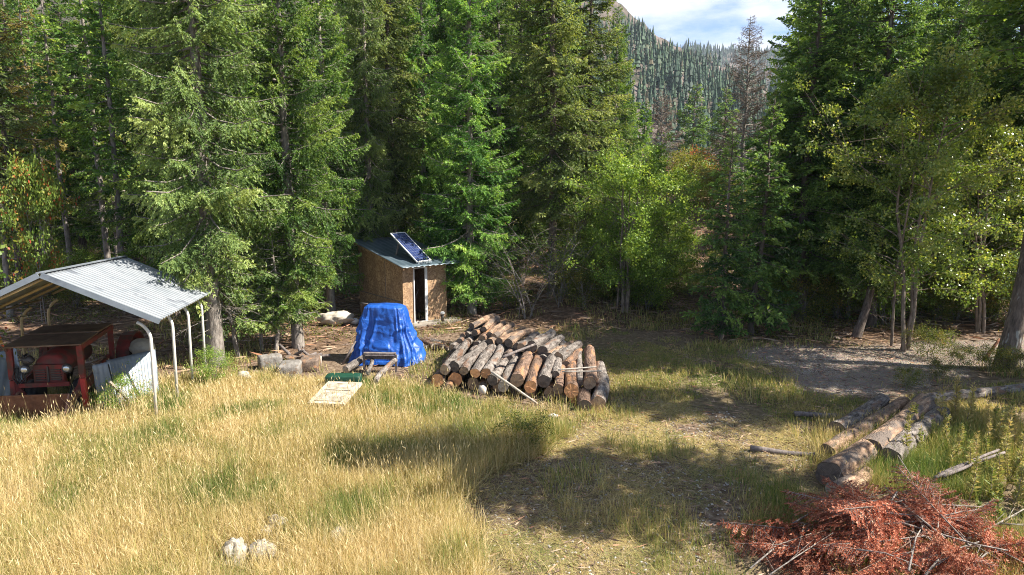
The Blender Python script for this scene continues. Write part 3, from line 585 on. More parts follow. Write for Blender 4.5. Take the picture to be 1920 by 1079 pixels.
def corr_sheet(name, a, b, c, d, mat, parent, pitch=.11, amp=.016, th=.004, sag=0, seed=0):
    """corrugated sheet over quad a-b (eave/bottom edge), d-c (top edge); ribs run from a-b towards d-c... along b-a step"""
    a, b, c, d = [np.array(q, float) for q in (a, b, c, d)]; nu = int(np.linalg.norm(b-a)/pitch*6); nv = 14; u = np.linspace(0, 1, nu+1); v = np.linspace(0, 1, nv+1)
    U, Vv = np.meshgrid(u, v); P = (a*(1-U[..., None])+b*U[..., None])*(1-Vv[..., None])+(d*(1-U[..., None])+c*U[..., None])*Vv[..., None]
    n = np.cross(b-a, d-a); n /= np.linalg.norm(n)
    ph = U*np.linalg.norm(b-a)/pitch*2*PI; h = amp*np.sin(ph)+sag*(fbm(U*7+seed, Vv*5, 1, seed)-.5); P = P+n*h[..., None]
    m_, k = U.shape; I = np.arange(m_*k).reshape(m_, k); F = np.stack([I[:-1, :-1], I[:-1, 1:], I[1:, 1:], I[1:, :-1]], -1).reshape(-1, 4)
    P2 = P-n*th; o2 = m_*k; per = list(I[0])+list(I[1:, -1])+list(I[-1, :-1][::-1])+list(I[1:-1, 0][::-1])
    side = [(per[i], per[(i+1) % len(per)], per[(i+1) % len(per)]+o2, per[i]+o2) for i in range(len(per))]
    return ob(name, mesh(name, np.concatenate([P.reshape(-1, 3), P2.reshape(-1, 3)]), [F, F[:, ::-1]+o2, np.array(side)[:, ::-1]], mat, smooth=True), parent)
CA = math.radians(11.5)
cp = empty('carport', (-9.15, 13.25, float(hz(-9, 15))+.06), rot=(-.045, 0, CA))
tag(cp, 'open steel carport with corrugated metal gable roof sheltering the red tractor', 'carport')
ew, eh, rh, Ln = 2.10, 2.27, 3.27, 4.70
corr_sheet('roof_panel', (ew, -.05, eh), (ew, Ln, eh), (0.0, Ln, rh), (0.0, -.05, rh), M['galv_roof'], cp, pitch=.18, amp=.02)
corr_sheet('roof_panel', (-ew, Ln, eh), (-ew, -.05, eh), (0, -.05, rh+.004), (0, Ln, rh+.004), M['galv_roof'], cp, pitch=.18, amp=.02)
m = MB(); m.beam((0, -.05, rh+.018), (0, Ln, rh+.018), .16, .012); m.build('ridge_cap', M['galv'], cp)
for s in (-1, 1):
    m = MB(); m.beam((s*.02, -.085, rh-.03), (s*ew, -.085, eh-.03), .02, .11); m.build('gable_trim', M['galv_dull'], cp)
for i in range(4):
    y = (.15, 1.75, 3.15, 4.55)[i]; ms = [M['tube_white'], M['tube_white'], M['tube_white'], M['tube_white']]
    for s in (1, -1):
        x0 = s*1.84; top = eh-.02
        pts = [(x0, y, -.1), (x0, y, top-.42)]
        for k in range(1, 7):
            a = k/6*math.radians(65); pts.append((x0-s*.42*(1-math.cos(a)), y, top-.42+.42*math.sin(a)))
        m = MB(); m.tube(pts, .034, 8); m.build('post', M['tube_white'] if s > 0 else M['tube_yellow'], cp)
    m = MB(); m.tube([(1.70, y, eh+.10), (0, y, rh-.10)], .03, 8); m.build('rafter', M['tube_yellow'], cp)
    m = MB(); m.tube([(-1.70, y, eh+.10), (0, y, rh-.10)], .03, 8); m.build('rafter', M['tube_yellow'], cp)
for s in (-1, 1):
    m = MB(); m.tube([(s*2.0, 0, eh-.045), (s*2.0, Ln-.1, eh-.045)], .025, 6); m.build('eave_rail', M['tube_yellow'], cp)

# ------------------------------------------------------------------ tractor
M['redpaint'] = surf('faded_red_paint', (.14, .022, .017), (.27, .04, .03), 3, .6, .2, c3=(.10, .045, .03), c3pos=(.46, .60), c3scale=1.5)
M['red_sunlit'] = surf('sunlit_red_paint', (.55, .05, .04), (.66, .075, .055), 4, .4, .1)  # brighter copy of the red: sun on the lower right post, put into colour
M['rust'] = surf('brown_rust', (.14, .065, .038), (.30, .14, .08), 4, .9, .4)
M['rust_sunlit'] = surf('sunlit_rust', (.27, .14, .10), (.40, .23, .17), 4, .9, .3)  # paler copy of the rust: sunlight on the right bucket side, as colour
M['rustroof'] = surf('rusted_sheet', (.13, .075, .045), (.24, .15, .09), 2.5, .8, .2, c3=(.32, .24, .17), c3pos=(.62, .75))
M['black'] = surf('black_rubber', (.018, .018, .018), (.05, .045, .04), 6, .8, .4)
M['dark_metal'] = surf('dark_iron', (.05, .045, .04), (.13, .11, .10), 5, .5, .3, metal=.5)
M['chrome'] = surf('headlight_glass', (.55, .56, .56), (.75, .75, .74), 8, .15, 0, metal=.7, spec=.8)
tr = empty('tractor', (-10.22, 14.75, float(hz(-10, 15))), .12); tag(tr, 'old red tractor with loader bucket and brown sheet roof under the carport', 'tractor')
m = MB(); m.poly([(-.83, -.1, 1.50), (.80, -.1, 1.53), (.78, .75, 1.60), (-.80, .75, 1.57)], (0, 0, .03)); m.build('roof', M['rustroof'], tr)
m = MB(); m.poly([(-.76, .78, 1.60), (.80, .78, 1.63), (.80, 1.5, 1.66), (-.76, 1.5, 1.63)], (0, 0, .03)); m.build('roof', M['rustroof'], tr)
for s in (-1, 1):
    m = MB(); m.beam((s*.72, 0, .78), (s*.72, 0, 1.5), .12, .07, (0, 1, 0)); m.build('post', M['redpaint'], tr)
    m = MB(); m.beam((s*.74, 0, .0), (s*.72, 0, .76), .10, .07, (0, 1, 0)); m.build('post', M['red_sunlit'] if s > 0 else M['redpaint'], tr)
    m = MB(); m.beam((s*.74, 1.45, .2), (s*.74, 1.45, 1.64), .1, .07, (0, 1, 0)); m.build('post', M['redpaint'], tr)
    m = MB(); m.beam((s*.76, -.06, 1.47), (s*.78, 1.5, 1.60), .05, .10); m.build('roof_rail', M['redpaint'], tr)
    m = MB(); m.beam((s*.68, .1, .5), (s*.68, 1.4, .85), .05, .22); m.build('side_panel', M['redpaint'], tr)
    m = MB(); m.poly([(s*.46, -.02, .42), (s*.70, -.02, .42), (s*.70, -.02, .92), (s*.60, -.02, .62)], (0, .04, 0)); m.build('front_plate', M['redpaint'], tr)
m = MB(); m.tube([(0, .12, 1.0), (0, .20, 1.0), (0, .6, 1.04), (0, 1.3, 1.08)], [.22, .27, .29, .30], 20); h = m.build('hood', M['redpaint'], tr); h.scale = (1.25, 1, 1); h.location.z = .02
m = MB(); m.box((0, .1, .86), (.62, .1, .42)); g = m.build('grille', M['redpaint'], tr)
m = MB()
for k in range(5): m.box((-.16, .035, .74+k*.055), (.20, .03, .02)); m.box((.16, .035, .74+k*.055), (.20, .03, .02))
m.box((0, .03, .86), (.035, .03, .36)); m.build('grille_bar', M['dark_metal'], g)
for s in (-1, 1):
    m = MB(); m.tube([(s*.43, -.06, 1.0), (s*.43, -.03, 1.0), (s*.43, .10, 1.0)], [.10, .115, .04], 16); hl = m.build('headlight', M['dark_metal'], tr)
    m = MB(); m.tube([(s*.43, -.085, 1.0), (s*.43, -.062, 1.0)], [.05, .088], 16); m.build('lens', M['chrome'], hl)
m = MB(); m.beam((-.55, -.08, .66), (.48, -.08, .67), .07, .09); m.build('bumper', M['redpaint'], tr)
m = MB(); m.tube([(-.50, .1, 1.28), (-.42, .1, 1.18), (-.36, .12, 1.1)], [.09, .12, .1], 10)
rr_ = rngof(4)
for k in range(16):
    a = rr_.uniform(-.12, .12, 3); m.tube([(-.46, .02, 1.22), (-.46+a[0]*1.2, .0+a[1]*.4, 1.22+a[2])], .012, 5)
m.build('air_cleaner', M['dark_metal'], tr)
m = MB()
for k in range(6):
    x = -.62+k*.03; m.tube([(x, -.02, 1.05), (x-.04+.02*k, -.1, .85), (x+.06, -.06, .62)], .012, 6)
m.build('hose', M['black'], tr)
for s in (-1, 1):
    m = MB(); m.tube([(s*.56, .35, .32), (s*.40, .35, .32)], .34, 20); wh = m.build('wheel', M['black'], tr)
    m = MB(); m.tube([(s*.575, .35, .32), (s*.565, .35, .32)], .16, 16); m.build('hub', M['redpaint'], wh)
for s in (-1, 1):
    pts = [(s*.88, 2.2+.55*math.cos(a), .75+.55*math.sin(a)) for a in np.linspace(0, PI, 9)]; m = MB()
    for a, b in zip(pts[:-1], pts[1:]): m.beam(a, b, .30, .03)
    m.poly([(s*.74, p[1], p[2]) for p in pts], (s*.02, 0, 0)); m.build('fender', M['redpaint'], tr)
    m = MB(); m.tube([(s*.75, 2.2, .52), (s*1.0, 2.2, .52)], .52, 22); m.build('wheel', M['black'], tr)
m = MB()
m.poly([(-1.0, -.62, .60), (.70, -.62, .60), (.70, -.45, .02), (-1.0, -.45, .02)], (0, .03, 0)); m.poly([(-1.0, -.45, .02), (.70, -.45, .02), (.70, -1.0, .0), (-1.0, -1.0, .0)], (0, 0, .02))
bk = m.build('bucket', M['rust'], tr)
for s, x in ((-1, -1.0), (1, .70)):
    m = MB(); m.poly([(x, -.64, .61), (x, -.40, .02), (x, -1.02, .0)], (.03, 0, 0)); m.build('bucket_side', M['rust_sunlit'] if s > 0 else M['rust'], bk)
for s in (-1, 1):
    m = MB(); m.beam((s*.60, -.50, .30), (s*.62, .5, .60), .07, .12); m.build('loader_arm', M['rust'], tr)
# things leaning on and lying by the tractor
sh = corr_sheet('metal_sheet', G(187, 772)+[0, 0, .0], G(222, 772)+[0, 0, 0], at(205, 678, 14.9), at(172, 686, 14.9), M['galv_dull'], None, pitch=.13, amp=.012, sag=.03)
tag(sh, 'narrow corrugated metal sheet leaning beside the red tractor post', 'metal sheet')
p0, p1 = G(222, 768), G(300, 742); sh = corr_sheet('metal_sheet', p0, p1, at(292, 655, p1[1]+.42), at(199, 676, p0[1]+.45), M['galv_dull'], None, pitch=.075, amp=.005, sag=.05, seed=3)
tag(sh, 'wide bent metal sheet leaning between the carport posts', 'metal sheet')
m = MB(); a, b = at(203, 684, 14.75), at(222, 745, 14.35); m.tube([a, (a+b)/2+np.array([0, -.04, .04]), b], .014, 6); tag(m.build('strap', M['black'], None), 'black strap hanging over the wide bent metal sheet', 'strap')
m = MB(); a, b = at(205, 716, 14.1), G(252, 765)+[0, 0, .05]; m.beam(a, b, .045, .045); tag(m.build('wooden_stick', M['pole'], None), 'pale wooden stick leaning against the wide metal sheet', 'stick')
for i, (q, dz, lb) in enumerate((([(-30, 760), (22, 765), (40, 690), (-10, 662)], 0, 'blue grey metal roofing sheet leaning at left edge, outermost one'), ([(0, 765), (52, 752), (30, 650), (-20, 668)], .0, 'blue grey metal roofing sheet leaning behind the outermost one'))):
    Y0 = 15.0+i*.35; P = [at(q[0][0], q[0][1], Y0), at(q[1][0], q[1][1], Y0), at(q[2][0], q[2][1], Y0+.9), at(q[3][0], q[3][1], Y0+.9)]
    tag(corr_sheet('roofing_sheet', *P, M['galv_dull'], None, pitch=.22, amp=.01, sag=.03, seed=i), lb, 'metal sheet', 'metal roofing sheets at the left edge')
def lump(name, c, d, mat, seed, n=18, amp=.25, rz=0, parent=None, sub=1.5, sq=1.0):
    u = np.linspace(0, 2*PI, n+1)[:-1]; v = np.linspace(-PI/2, PI/2, n//2+1); U, W = np.meshgrid(u, v)
    cs = lambda a: np.sign(np.cos(a))*np.abs(np.cos(a))**sq; sn = lambda a: np.sign(np.sin(a))*np.abs(np.sin(a))**sq
    P = np.stack([cs(W)*cs(U), cs(W)*sn(U), sn(W)], -1); f = 1+amp*(fbm(P[..., 0]*sub+seed, P[..., 1]*sub+P[..., 2]*sub, 1.5, seed)-.5)*2
    P = P*f[..., None]*np.array(d)/2; m_, k = U.shape; I = np.arange(m_*k).reshape(m_, k); J = np.roll(I, -1, 1)
    F = np.stack([I[:-1], J[:-1], J[1:], I[1:]], -1).reshape(-1, 4)
    return ob(name, mesh(name, P.reshape(-1, 3), [F], mat, smooth=True), parent, c, (0, 0, rz))
M['stone'] = surf('pale_stone', (.42, .38, .32), (.64, .59, .52), 5, .9, .4)
M['pebble'] = surf('grey_pebble', (.24, .21, .18), (.46, .42, .37), 3, .9, .3)
lump('tyre_cover', at(266, 652, 16.7), (.62, .5, .42), surf('tan_canvas', (.34, .29, .22), (.46, .40, .31), 5, .9, .4), 3); tag(bpy.data.objects['tyre_cover'], 'tan rounded bundle behind the wide metal sheet', 'bundle')

# ------------------------------------------------------------------ shed
def osbmat():
    m, t, o = newmat('osb_board'); l = t.links.new; tcn = N(t, 'ShaderNodeTexCoord')
    vo = N(t, 'ShaderNodeTexVoronoi', Scale=22); n = N(t, 'ShaderNodeTexNoise', Scale=2.2, Detail=7, Roughness=.7); l(tcn.outputs['Object'], vo.inputs['Vector']); l(tcn.outputs['Object'], n.inputs['Vector'])
    sp = N(t, 'ShaderNodeSeparateColor'); l(vo.outputs['Color'], sp.inputs[0])
    a = ramp(t, [(0, (.22, .125, .062)), (.5, (.40, .25, .13)), (1, (.56, .38, .22))], sp.outputs[0]).outputs[0]
    c = mixc(t, ramp(t, [(.42, (0, 0, 0)), (.62, (.85, .85, .85))], n.outputs['Fac']).outputs[0], a, (.24, .145, .085))
    p = N(t, 'ShaderNodeBsdfPrincipled', Roughness=.85); l(c, p.inputs['Base Color']); l(p.outputs[0], o.inputs[0]); return m
M['osb'] = osbmat()
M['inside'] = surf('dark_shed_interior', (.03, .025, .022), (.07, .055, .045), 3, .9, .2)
M['white'] = surf('white_paint', (.66, .65, .62), (.78, .77, .74), 6, .5, .1)
M['whitedirty'] = surf('dirty_white_plastic', (.36, .31, .24), (.60, .54, .45), 4, .6, .6)
M['panel_dark'] = surf('solar_cells', (.018, .028, .09), (.035, .055, .16), 6, .12, 0, spec=.8)
ang = math.atan2(1.1, 1.36); cr = G(757, 611)
sd = empty('shed', cr, ang); tag(sd, 'small brown chipboard shed with green metal lean-to roof and open doorway', 'shed')
W, D, LO, HI = 1.80, 3.3, 2.10, 2.66   # x along front wall, y along left wall (depth)
th = .04; dx0, dx1, dh = .42, .98, 2.0
m = MB(); m.box((dx0/2, th/2, LO/2), (dx0, th, LO)); m.box(((dx1+W)/2, th/2, LO/2), (W-dx1, th, LO)); m.box(((dx0+dx1)/2, th/2, (dh+LO)/2), (dx1-dx0, th, LO-dh)); m.build('front_wall', M['osb'], sd)
m = MB(); m.poly([(0, th+.002, 0), (0, D, 0), (0, D, HI), (0, th+.002, LO)], (th, 0, 0)); m.build('side_wall', M['osb'], sd)
m = MB(); m.poly([(W-th, th+.002, 0), (W-th, D, 0), (W-th, D, HI), (W-th, th+.002, LO)], (th, 0, 0)); m.build('side_wall', M['osb'], sd)
m = MB(); m.box((W/2, D-th/2-.003, HI/2), (W-2*th-.01, th, HI)); m.build('back_wall', M['inside'], sd)
m = MB(); m.box((W/2, D/2, .03), (W-.1, D-.1, .06)); m.build('floor', M['inside'], sd)
m = MB(); m.beam((-.006, .1, .82), (-.006, D-.1, .82), .014, .03); m.beam((-.006, 1.22, .1), (-.006, 1.22, 2.2), .012, .02, (0, 1, 0)); m.build('board_seam', M['pole_dark'], sd)
sl_ = (HI-LO)/D
corr_sheet('roof', (-.22, -.42, LO+.06-.42*sl_), (W+.5, -.42, LO+.06-.42*sl_), (W+.5, D+.3, HI+.06+.3*sl_), (-.22, D+.3, HI+.06+.3*sl_), M['green_roof'], sd, pitch=.23, amp=.014)
m = MB()
for x in (-.16, W/2, W+.42): m.beam((x, -.38, LO+.0-.38*sl_), (x, D+.25, HI+.0+.25*sl_), .05, .07)
m.build('rafter', M['osb'], sd)
m = MB(); f_ = .035
m.box((dx0+f_/2, -.012, dh/2), (f_, .05, dh)); m.box((dx1-f_/2-.03, -.012, dh/2), (f_+.06, .05, dh)); m.box(((dx0+dx1)/2, -.014, dh-f_/2), (dx1-dx0, .05, f_)); m.box(((dx0+dx1)/2, -.014, .05), (dx1-dx0, .06, f_)); m.build('door_frame', M['white'], sd)
m = MB(); m.beam((dx0+.12, .25, .1), (dx1-.1, .6, .95), .03, .03); tag(m.build('stick', M['pole'], None, sd.location, (0, 0, ang)), 'thin stick leaning inside the open shed doorway', 'stick')
m = MB(); m.beam((dx0+.30, .35, .05), (dx0+.16, .5, 1.5), .03, .03); m.beam((dx0+.3, .45, .8), (dx1-.05, .5, 1.1), .03, .03); tag(m.build('tool_handle', M['pole_dark'], None, sd.location, (0, 0, ang)), 'dark tool handle standing inside the open shed doorway', 'tool')
m = MB(); m.box((W/2+.1, -.28, -.02), (W+.4, .5, .16)); m.build('doorstep', surf('grey_step', (.20, .17, .14), (.34, .30, .25), 4, .9, .3), sd)
# solar panel on the roof
zp_ = LO+.06+.012
sp_ = empty('solar_panel', Vector(sd.location)+Matrix.Rotation(ang, 3, 'Z')@Vector((.84, -.06, zp_+.05-.06*sl_)), rot=None, rz=ang+.20); tag(sp_, 'tilted blue solar panel on two struts on the shed roof', 'solar panel')
tl_ = math.radians(34); pl = 1.62; pw = .66; cy_, sy_ = math.cos(tl_), math.sin(tl_); Rm = Matrix.Rotation(tl_, 3, 'X')
def pp(x, y, z): return Rm@Vector((x, y, z))
m = MB(); m.box(pp(0, pl/2, .0), (pw-.03, pl-.03, .02), Rm); pc = m.build('cells', M['panel_dark'], sp_)
m = MB()
for k in range(1, 6): m.box(pp(-pw/2+k*pw/6, pl/2, .0105), (.004, pl-.05, .002), Rm)
for k in range(1, 12): m.box(pp(0, k*pl/12, .0108), (pw-.05, .004, .002), Rm)
m.build('grid_line', M['galv_dull'], pc)
m = MB()
for x in (-1, 1): m.box(pp(x*pw/2, pl/2, 0), (.035, pl+.035, .04), Rm)
for y in (0, pl): m.box(pp(0, y, .002), (pw-.036, .035, .036), Rm)
m.build('frame', M['white'], sp_)
for x in (-1, 1):
    m = MB(); q = pp(x*.26, pl*.72, -.03); m.beam(q, (x*.26, q.y+.18, (q.y+.18)*sl_-.04), .05, .05, (1, 0, 0)); m.build('strut', M['pole_dark'], sp_)
m = MB(); m.beam((-pw/2, 0, -.045), (pw/2, 0, -.045), .10, .05); m.build('base_rail', M['galv_dull'], sp_)
g = G(830, 607); m = MB(); m.tube([(0, 0, 0), (0, 0, .34)], .055, 12); e_ = empty('pipe_post', g); m.build('post', M['dark_metal'], e_)
m = MB(); m.tube([(0, 0, .341), (0, 0, .40), (0, 0, .43)], [.085, .085, .05], 12); m.build('cap', M['white'], e_); tag(e_, 'short dark pipe post with white cap beside the shed', 'post')
g = G(693, 612)+[-.1, .0, 0]; m = MB(); m.tube([(0, 0, 0), (0, 0, .80), (0, 0, .81), (0, 0, .84)], [.17, .18, .20, .20], 14); tag(m.build('barrel', M['dark_metal'], None, g), 'dark barrel against the shed wall behind the blue tarp', 'barrel')

# ------------------------------------------------------------------ blue tarp over a machine
def tarpmat():
    m, t, o = newmat('blue_tarp'); l = t.links.new; tcn = N(t, 'ShaderNodeTexCoord'); n = N(t, 'ShaderNodeTexNoise', Scale=3.2, Detail=4, Roughness=.5); n.inputs['Distortion'].default_value = 1.2; l(tcn.outputs['Object'], n.inputs[0])
    c = ramp(t, [(.3, (.006, .05, .25)), (.55, (.012, .085, .38)), (.8, (.03, .13, .46))], n.outputs['Fac']).outputs[0]
    p = N(t, 'ShaderNodeBsdfPrincipled', Roughness=.45); p.inputs['Specular IOR Level'].default_value = .45; l(c, p.inputs['Base Color'])
    b = N(t, 'ShaderNodeBump', Strength=.6, Distance=.08); l(n.outputs['Fac'], b.inputs['Height']); l(b.outputs[0], p.inputs['Normal']); l(p.outputs[0], o.inputs[0]); return m
M['tarp'] = tarpmat()
tb = G(718, 684); tb[1] += .55
nu, nv = 220, 70; U = np.linspace(0, 2*PI, nu+1)[:-1]; Vt = np.linspace(0, 1, nv); Ug, Vg = np.meshgrid(U, Vt)
def sq(a, p): return np.sign(a)*np.abs(a)**p
hw = np.interp(Vg, [0, .10, .5, .74, 1], [.47, .56, .70, .86, .98]); hd = np.interp(Vg, [0, .10, .5, .75, 1], [.22, .32, .46, .6, .74])
zz = 1.60*(1-np.interp(Vg, [0, .10, .5, 1], [0, .035, .47, 1.0]))
rid = lambda sx, sv, sd: 1-np.abs(2*fbm(np.cos(Ug)*sx+9+Vg*.6, np.sin(Ug)*sx+Vg*sv, 1.0, sd, 2)-1)*2.2
fold = (.11*(rid(2.6, 1.2, 4)-.5)+.030*(rid(5.2, 2.6, 14)-.5)+.05*np.sin(Ug*5+2*np.sin(Ug*2)+1.5*Vg)+.05*(rid(1.5, 6, 24)-.5))*np.clip(Vg*2.2, .12, 1)
Xt = (hw+fold)*sq(np.cos(Ug), .55)+.06*Vg*0; Yt = (hd+fold)*sq(np.sin(Ug), .55); Xt += .08*(Vg-.2)*(Xt > 0)
zz = zz+.05*(fbm(Xt*3, Yt*3, 1, 8)-.5)+.05*np.sin(Ug*7)*(Vg > .93); zz = np.maximum(zz, .005)
I = np.arange(nu*nv).reshape(nv, nu); J = np.roll(I, -1, 1); F = np.stack([I[:-1], I[1:], J[1:], J[:-1]], -1).reshape(-1, 4)
Vtx = np.concatenate([np.stack([Xt, Yt, zz], -1).reshape(-1, 3), [[0, 0, 1.60]]]); Ft = np.stack([np.full(nu, nu*nv), I[0], J[0]], -1)
o = ob('blue_tarp', mesh('blue_tarp', Vtx, [F, Ft], M['tarp'], smooth=True), None, tb, (0, 0, -.08)); tag(o, 'bright blue tarp draped over a tall machine beside the log pile', 'tarp')
a, b = at(682, 663, 18.0), at(742, 664, 18.0); m = MB(); m.beam(a, b, .14, .05); m.beam(a-[0, -.1, .13], b-[0, -.1, .13], .05, .10); m.build('crosspiece', M['pole_dark'], e2 := empty('wooden_bench', (0, 0, 0)))
for q in (a, b):
    m = MB(); m.beam(q+[0, 0, -.02], (q[0], q[1], 0), .06, .06, (0, 1, 0)); m.build('leg', M['pole_dark'], e2)
tag(e2, 'low rough wooden bench standing before the blue tarp', 'bench')
# root of the bench at its own base
mid = (a+b)/2; base = Vector((mid[0], mid[1], float(hz(mid[0], mid[1]))))
for ch in e2.children: ch.location = -base
e2.location = base
a, b = G(642, 684), at(667, 640, 18.9); m = MB(); m.tube([a, b], .03, 6); tag(m.build('leaning_bar', M['pole_dark'], None), 'dark bar propped against left side of blue tarp', 'bar')
o = lump('white_bundle', G(628, 612)+[0, .2, .24], (1.25, .6, .52), M['whitedirty'], 5, n=40, amp=.35, rz=.1, sub=2.2); tag(o, 'crumpled off white tarp bundle under the fir left of shed', 'bundle')
o = lump('white_bundle', G(664, 610)+[0, .1, .12], (.3, .26, .24), M['white'], 6, n=24, amp=.3); tag(o, 'small white lump right of the crumpled bundle', 'bundle')

# ------------------------------------------------------------------ logs
LOGC = {}
def log(a, b, r, bark='log_grey', cut='cut_brown', label='', group=None, cat='log', seed=0, name='log', taper=None, cut2='cut_brown'):
    """a = end nearer the camera, b = far end (world points of the axis)"""
    a = np.array(a, float); b = np.array(b, float); L0 = np.linalg.norm(b-a); g = rngof(seed+7); taper = taper or g.uniform(.78, .95); K, n = 13, 22
    d = Vector(b-a).normalized(); q = d.to_track_quat('Z', 'Y'); e = empty(name, a); e.rotation_mode = 'QUATERNION'; e.rotation_quaternion = q
    t = np.linspace(0, 1, K); th = np.linspace(0, 2*PI, n+1)[:-1]; T, TH = np.meshgrid(t, th, indexing='ij')
    rad = r*(1-(1-taper)*T)*(1+.05*np.sin(TH*2+g.random()*6)+.035*np.sin(TH*5+T*9+g.random()*6)+.09*(fbm(TH*1.5+seed, T*L0*5, 1.2, seed)-.5)*2)
    if g.random() < .5: rad *= 1+.10*np.exp(-((T-g.uniform(.2, .8))/.05)**2)
    bx = .035*np.sin(T*PI)*g.normal()+.012*np.sin(T*9+g.random()*6); by = .03*np.sin(T*PI)*g.normal()
    P = np.stack([rad*np.cos(TH)+bx, rad*np.sin(TH)+by, T*L0], -1); I = np.arange(K*n).reshape(K, n); J = np.roll(I, -1, 1)
    F = np.stack([I[:-1], J[:-1], J[1:], I[1:]], -1).reshape(-1, 4)
    ob('bark', mesh('bark', P.reshape(-1, 3), [F], M[bark], smooth=True), e)
    for k, zz0, mt, sg in ((0, .0, cut, -1), (K-1, L0, cut2, 1)):
        ring = P[k].copy(); ring[:, 2] = 0; ring[:, :2] *= .97; rim = ring.copy(); c = ring*.5; c[:, 2] = g.normal(0, .004, n)
        V = np.concatenate([rim, c, [[0, 0, 0]]]); i = np.arange(n); j = (i+1) % n
        F4 = np.stack([i, n+i, n+j, j], -1) if sg < 0 else np.stack([i, j, n+j, n+i], -1); F3 = np.stack([n+i, np.full(n, 2*n), n+j], -1) if sg < 0 else np.stack([n+i, n+j, np.full(n, 2*n)], -1)
        ob('cut_end', mesh('cut_end', V, [F4, F3], M[mt]), e, (0, 0, zz0+sg*.003))
    tag(e, label, cat, group); return e
def c3(x, y): return 780+x/4.495, 560+y/4.495
def pilelog(i, cx, cy_, r, fx, fy, Yn, bark, cut, label, group, rise=.10, Lmin=2.5, Lmax=2.9):
    px, py = c3(cx, cy_); A = at(px, py, Yn); rad = r/4.495/FPX*(Yn+1.0); A[2] = max(A[2], rad*.95)
    qx, qy = c3(fx, fy); L0 = (Lmin+Lmax)/2; k = (qx-px)/(qy-py); Yf = Yn+L0*.97; zf = A[2]+rise
    depth = lambda z: (CAM_H-z)*math.sin(PITCH)+Yf*math.cos(PITCH)
    pyf = 539.5-FPX*((zf-CAM_H)*math.cos(PITCH)+Yf*math.sin(PITCH))/depth(zf); pxf = px+np.clip(k*(pyf-py), -40, 75)
    B = np.array([(pxf-960)/FPX*depth(zf), Yf, zf]); d = (B-A)/np.linalg.norm(B-A)
    return log(A, A+d*L0, rad, bark, cut, label, group, seed=i, cut2='cut_grey')
fr = [  # front row of the long pile, left to right
 (240, 605, 42, 380, 440, 16.35, 'log_grey', 'cut_brown'), (325, 575, 46, 470, 460, 16.45, 'log_grey', 'cut_dark'), (400, 610, 38, 555, 430, 16.25, 'log_grey', 'cut_brown'),
 (495, 630, 42, 630, 430, 16.15, 'log_grey', 'cut_orange'), (590, 632, 44, 720, 410, 16.1, 'log_grey', 'cut_orange'), (640, 690, 46, 720, 540, 16.0, 'log_grey', 'cut_dark'),
 (730, 745, 45, 860, 480, 15.7, 'log_grey', 'cut_grey'), (850, 690, 58, 945, 480, 15.8, 'log_brown', 'cut_brown'), (960, 745, 54, 1035, 470, 15.5, 'log_brown', 'cut_orange'),
 (1075, 700, 56, 1150, 510, 15.65, 'log_grey', 'cut_dark'), (1170, 640, 34, 1210, 495, 15.9, 'log_grey', 'cut_dark'), (1195, 765, 45, 1240, 600, 15.35, 'log_brown', 'cut_brown'),
 (1305, 780, 62, 1290, 540, 15.2, 'log_brown', 'cut_orange'), (1385, 715, 32, 1380, 550, 15.5, 'log_grey', 'cut_dark'), (1465, 715, 54, 1460, 540, 15.4, 'log_brown', 'cut_brown'),
 (1420, 930, 60, 1440, 770, 14.7, 'log_brown', 'cut_dark'), (1535, 895, 70, 1540, 570, 14.75, 'log_grey', 'cut_brown')]
ORD = ['first', 'second', 'third', 'fourth', 'fifth', 'sixth', 'seventh', 'eighth', 'ninth', 'tenth', 'eleventh', 'twelfth', 'thirteenth', 'fourteenth', 'fifteenth', 'sixteenth', 'seventeenth', 'eighteenth', 'nineteenth', 'twentieth', 'twenty-first', 'twenty-second']
CN = {'cut_brown': 'brown', 'cut_dark': 'dark', 'cut_orange': 'orange', 'cut_grey': 'pale grey'}
for i, (cx, cyy, r0, fx, fy, Yn, bk_, ct) in enumerate(fr):
    lb = 'log with %s cut end, %s from left in the front row of long pile' % (CN[ct], ORD[i])
    if i == 16: lb = 'thick log with ringed cut end, lowest at the right end of long pile'
    if i == 15: lb = 'short dark log lying left of the thick ringed log at pile end'
    pilelog(i, cx, cyy, r0, fx, fy, Yn, bk_, ct, lb, 'logs in the long pile')
lowr = [(185, 690, 55, 16.4, 'cut_orange'), (330, 685, 62, 16.4, 'cut_orange'), (480, 720, 52, 16.3, 'cut_brown'), (265, 770, 42, 16.1, 'cut_brown'), (700, 740, 50, 16.0, 'cut_brown'), (1125, 800, 52, 15.6, 'cut_brown'), (1230, 850, 48, 15.4, 'cut_dark'), (1340, 855, 52, 15.3, 'cut_orange'), (560, 745, 44, 16.2, 'cut_dark'), (830, 770, 46, 15.9, 'cut_dark'), (960, 820, 44, 15.7, 'cut_brown')]
for i, (cx, cyy, r0, Yn, ct) in enumerate(sorted(lowr)):
    pilelog(40+i, cx, cyy, r0, cx+110, cyy-170, Yn, 'log_brown', ct, 'log with %s cut end, %s from left in bottom layer of long pile' % (CN[ct], ORD[i]), 'logs in the long pile', rise=.0)
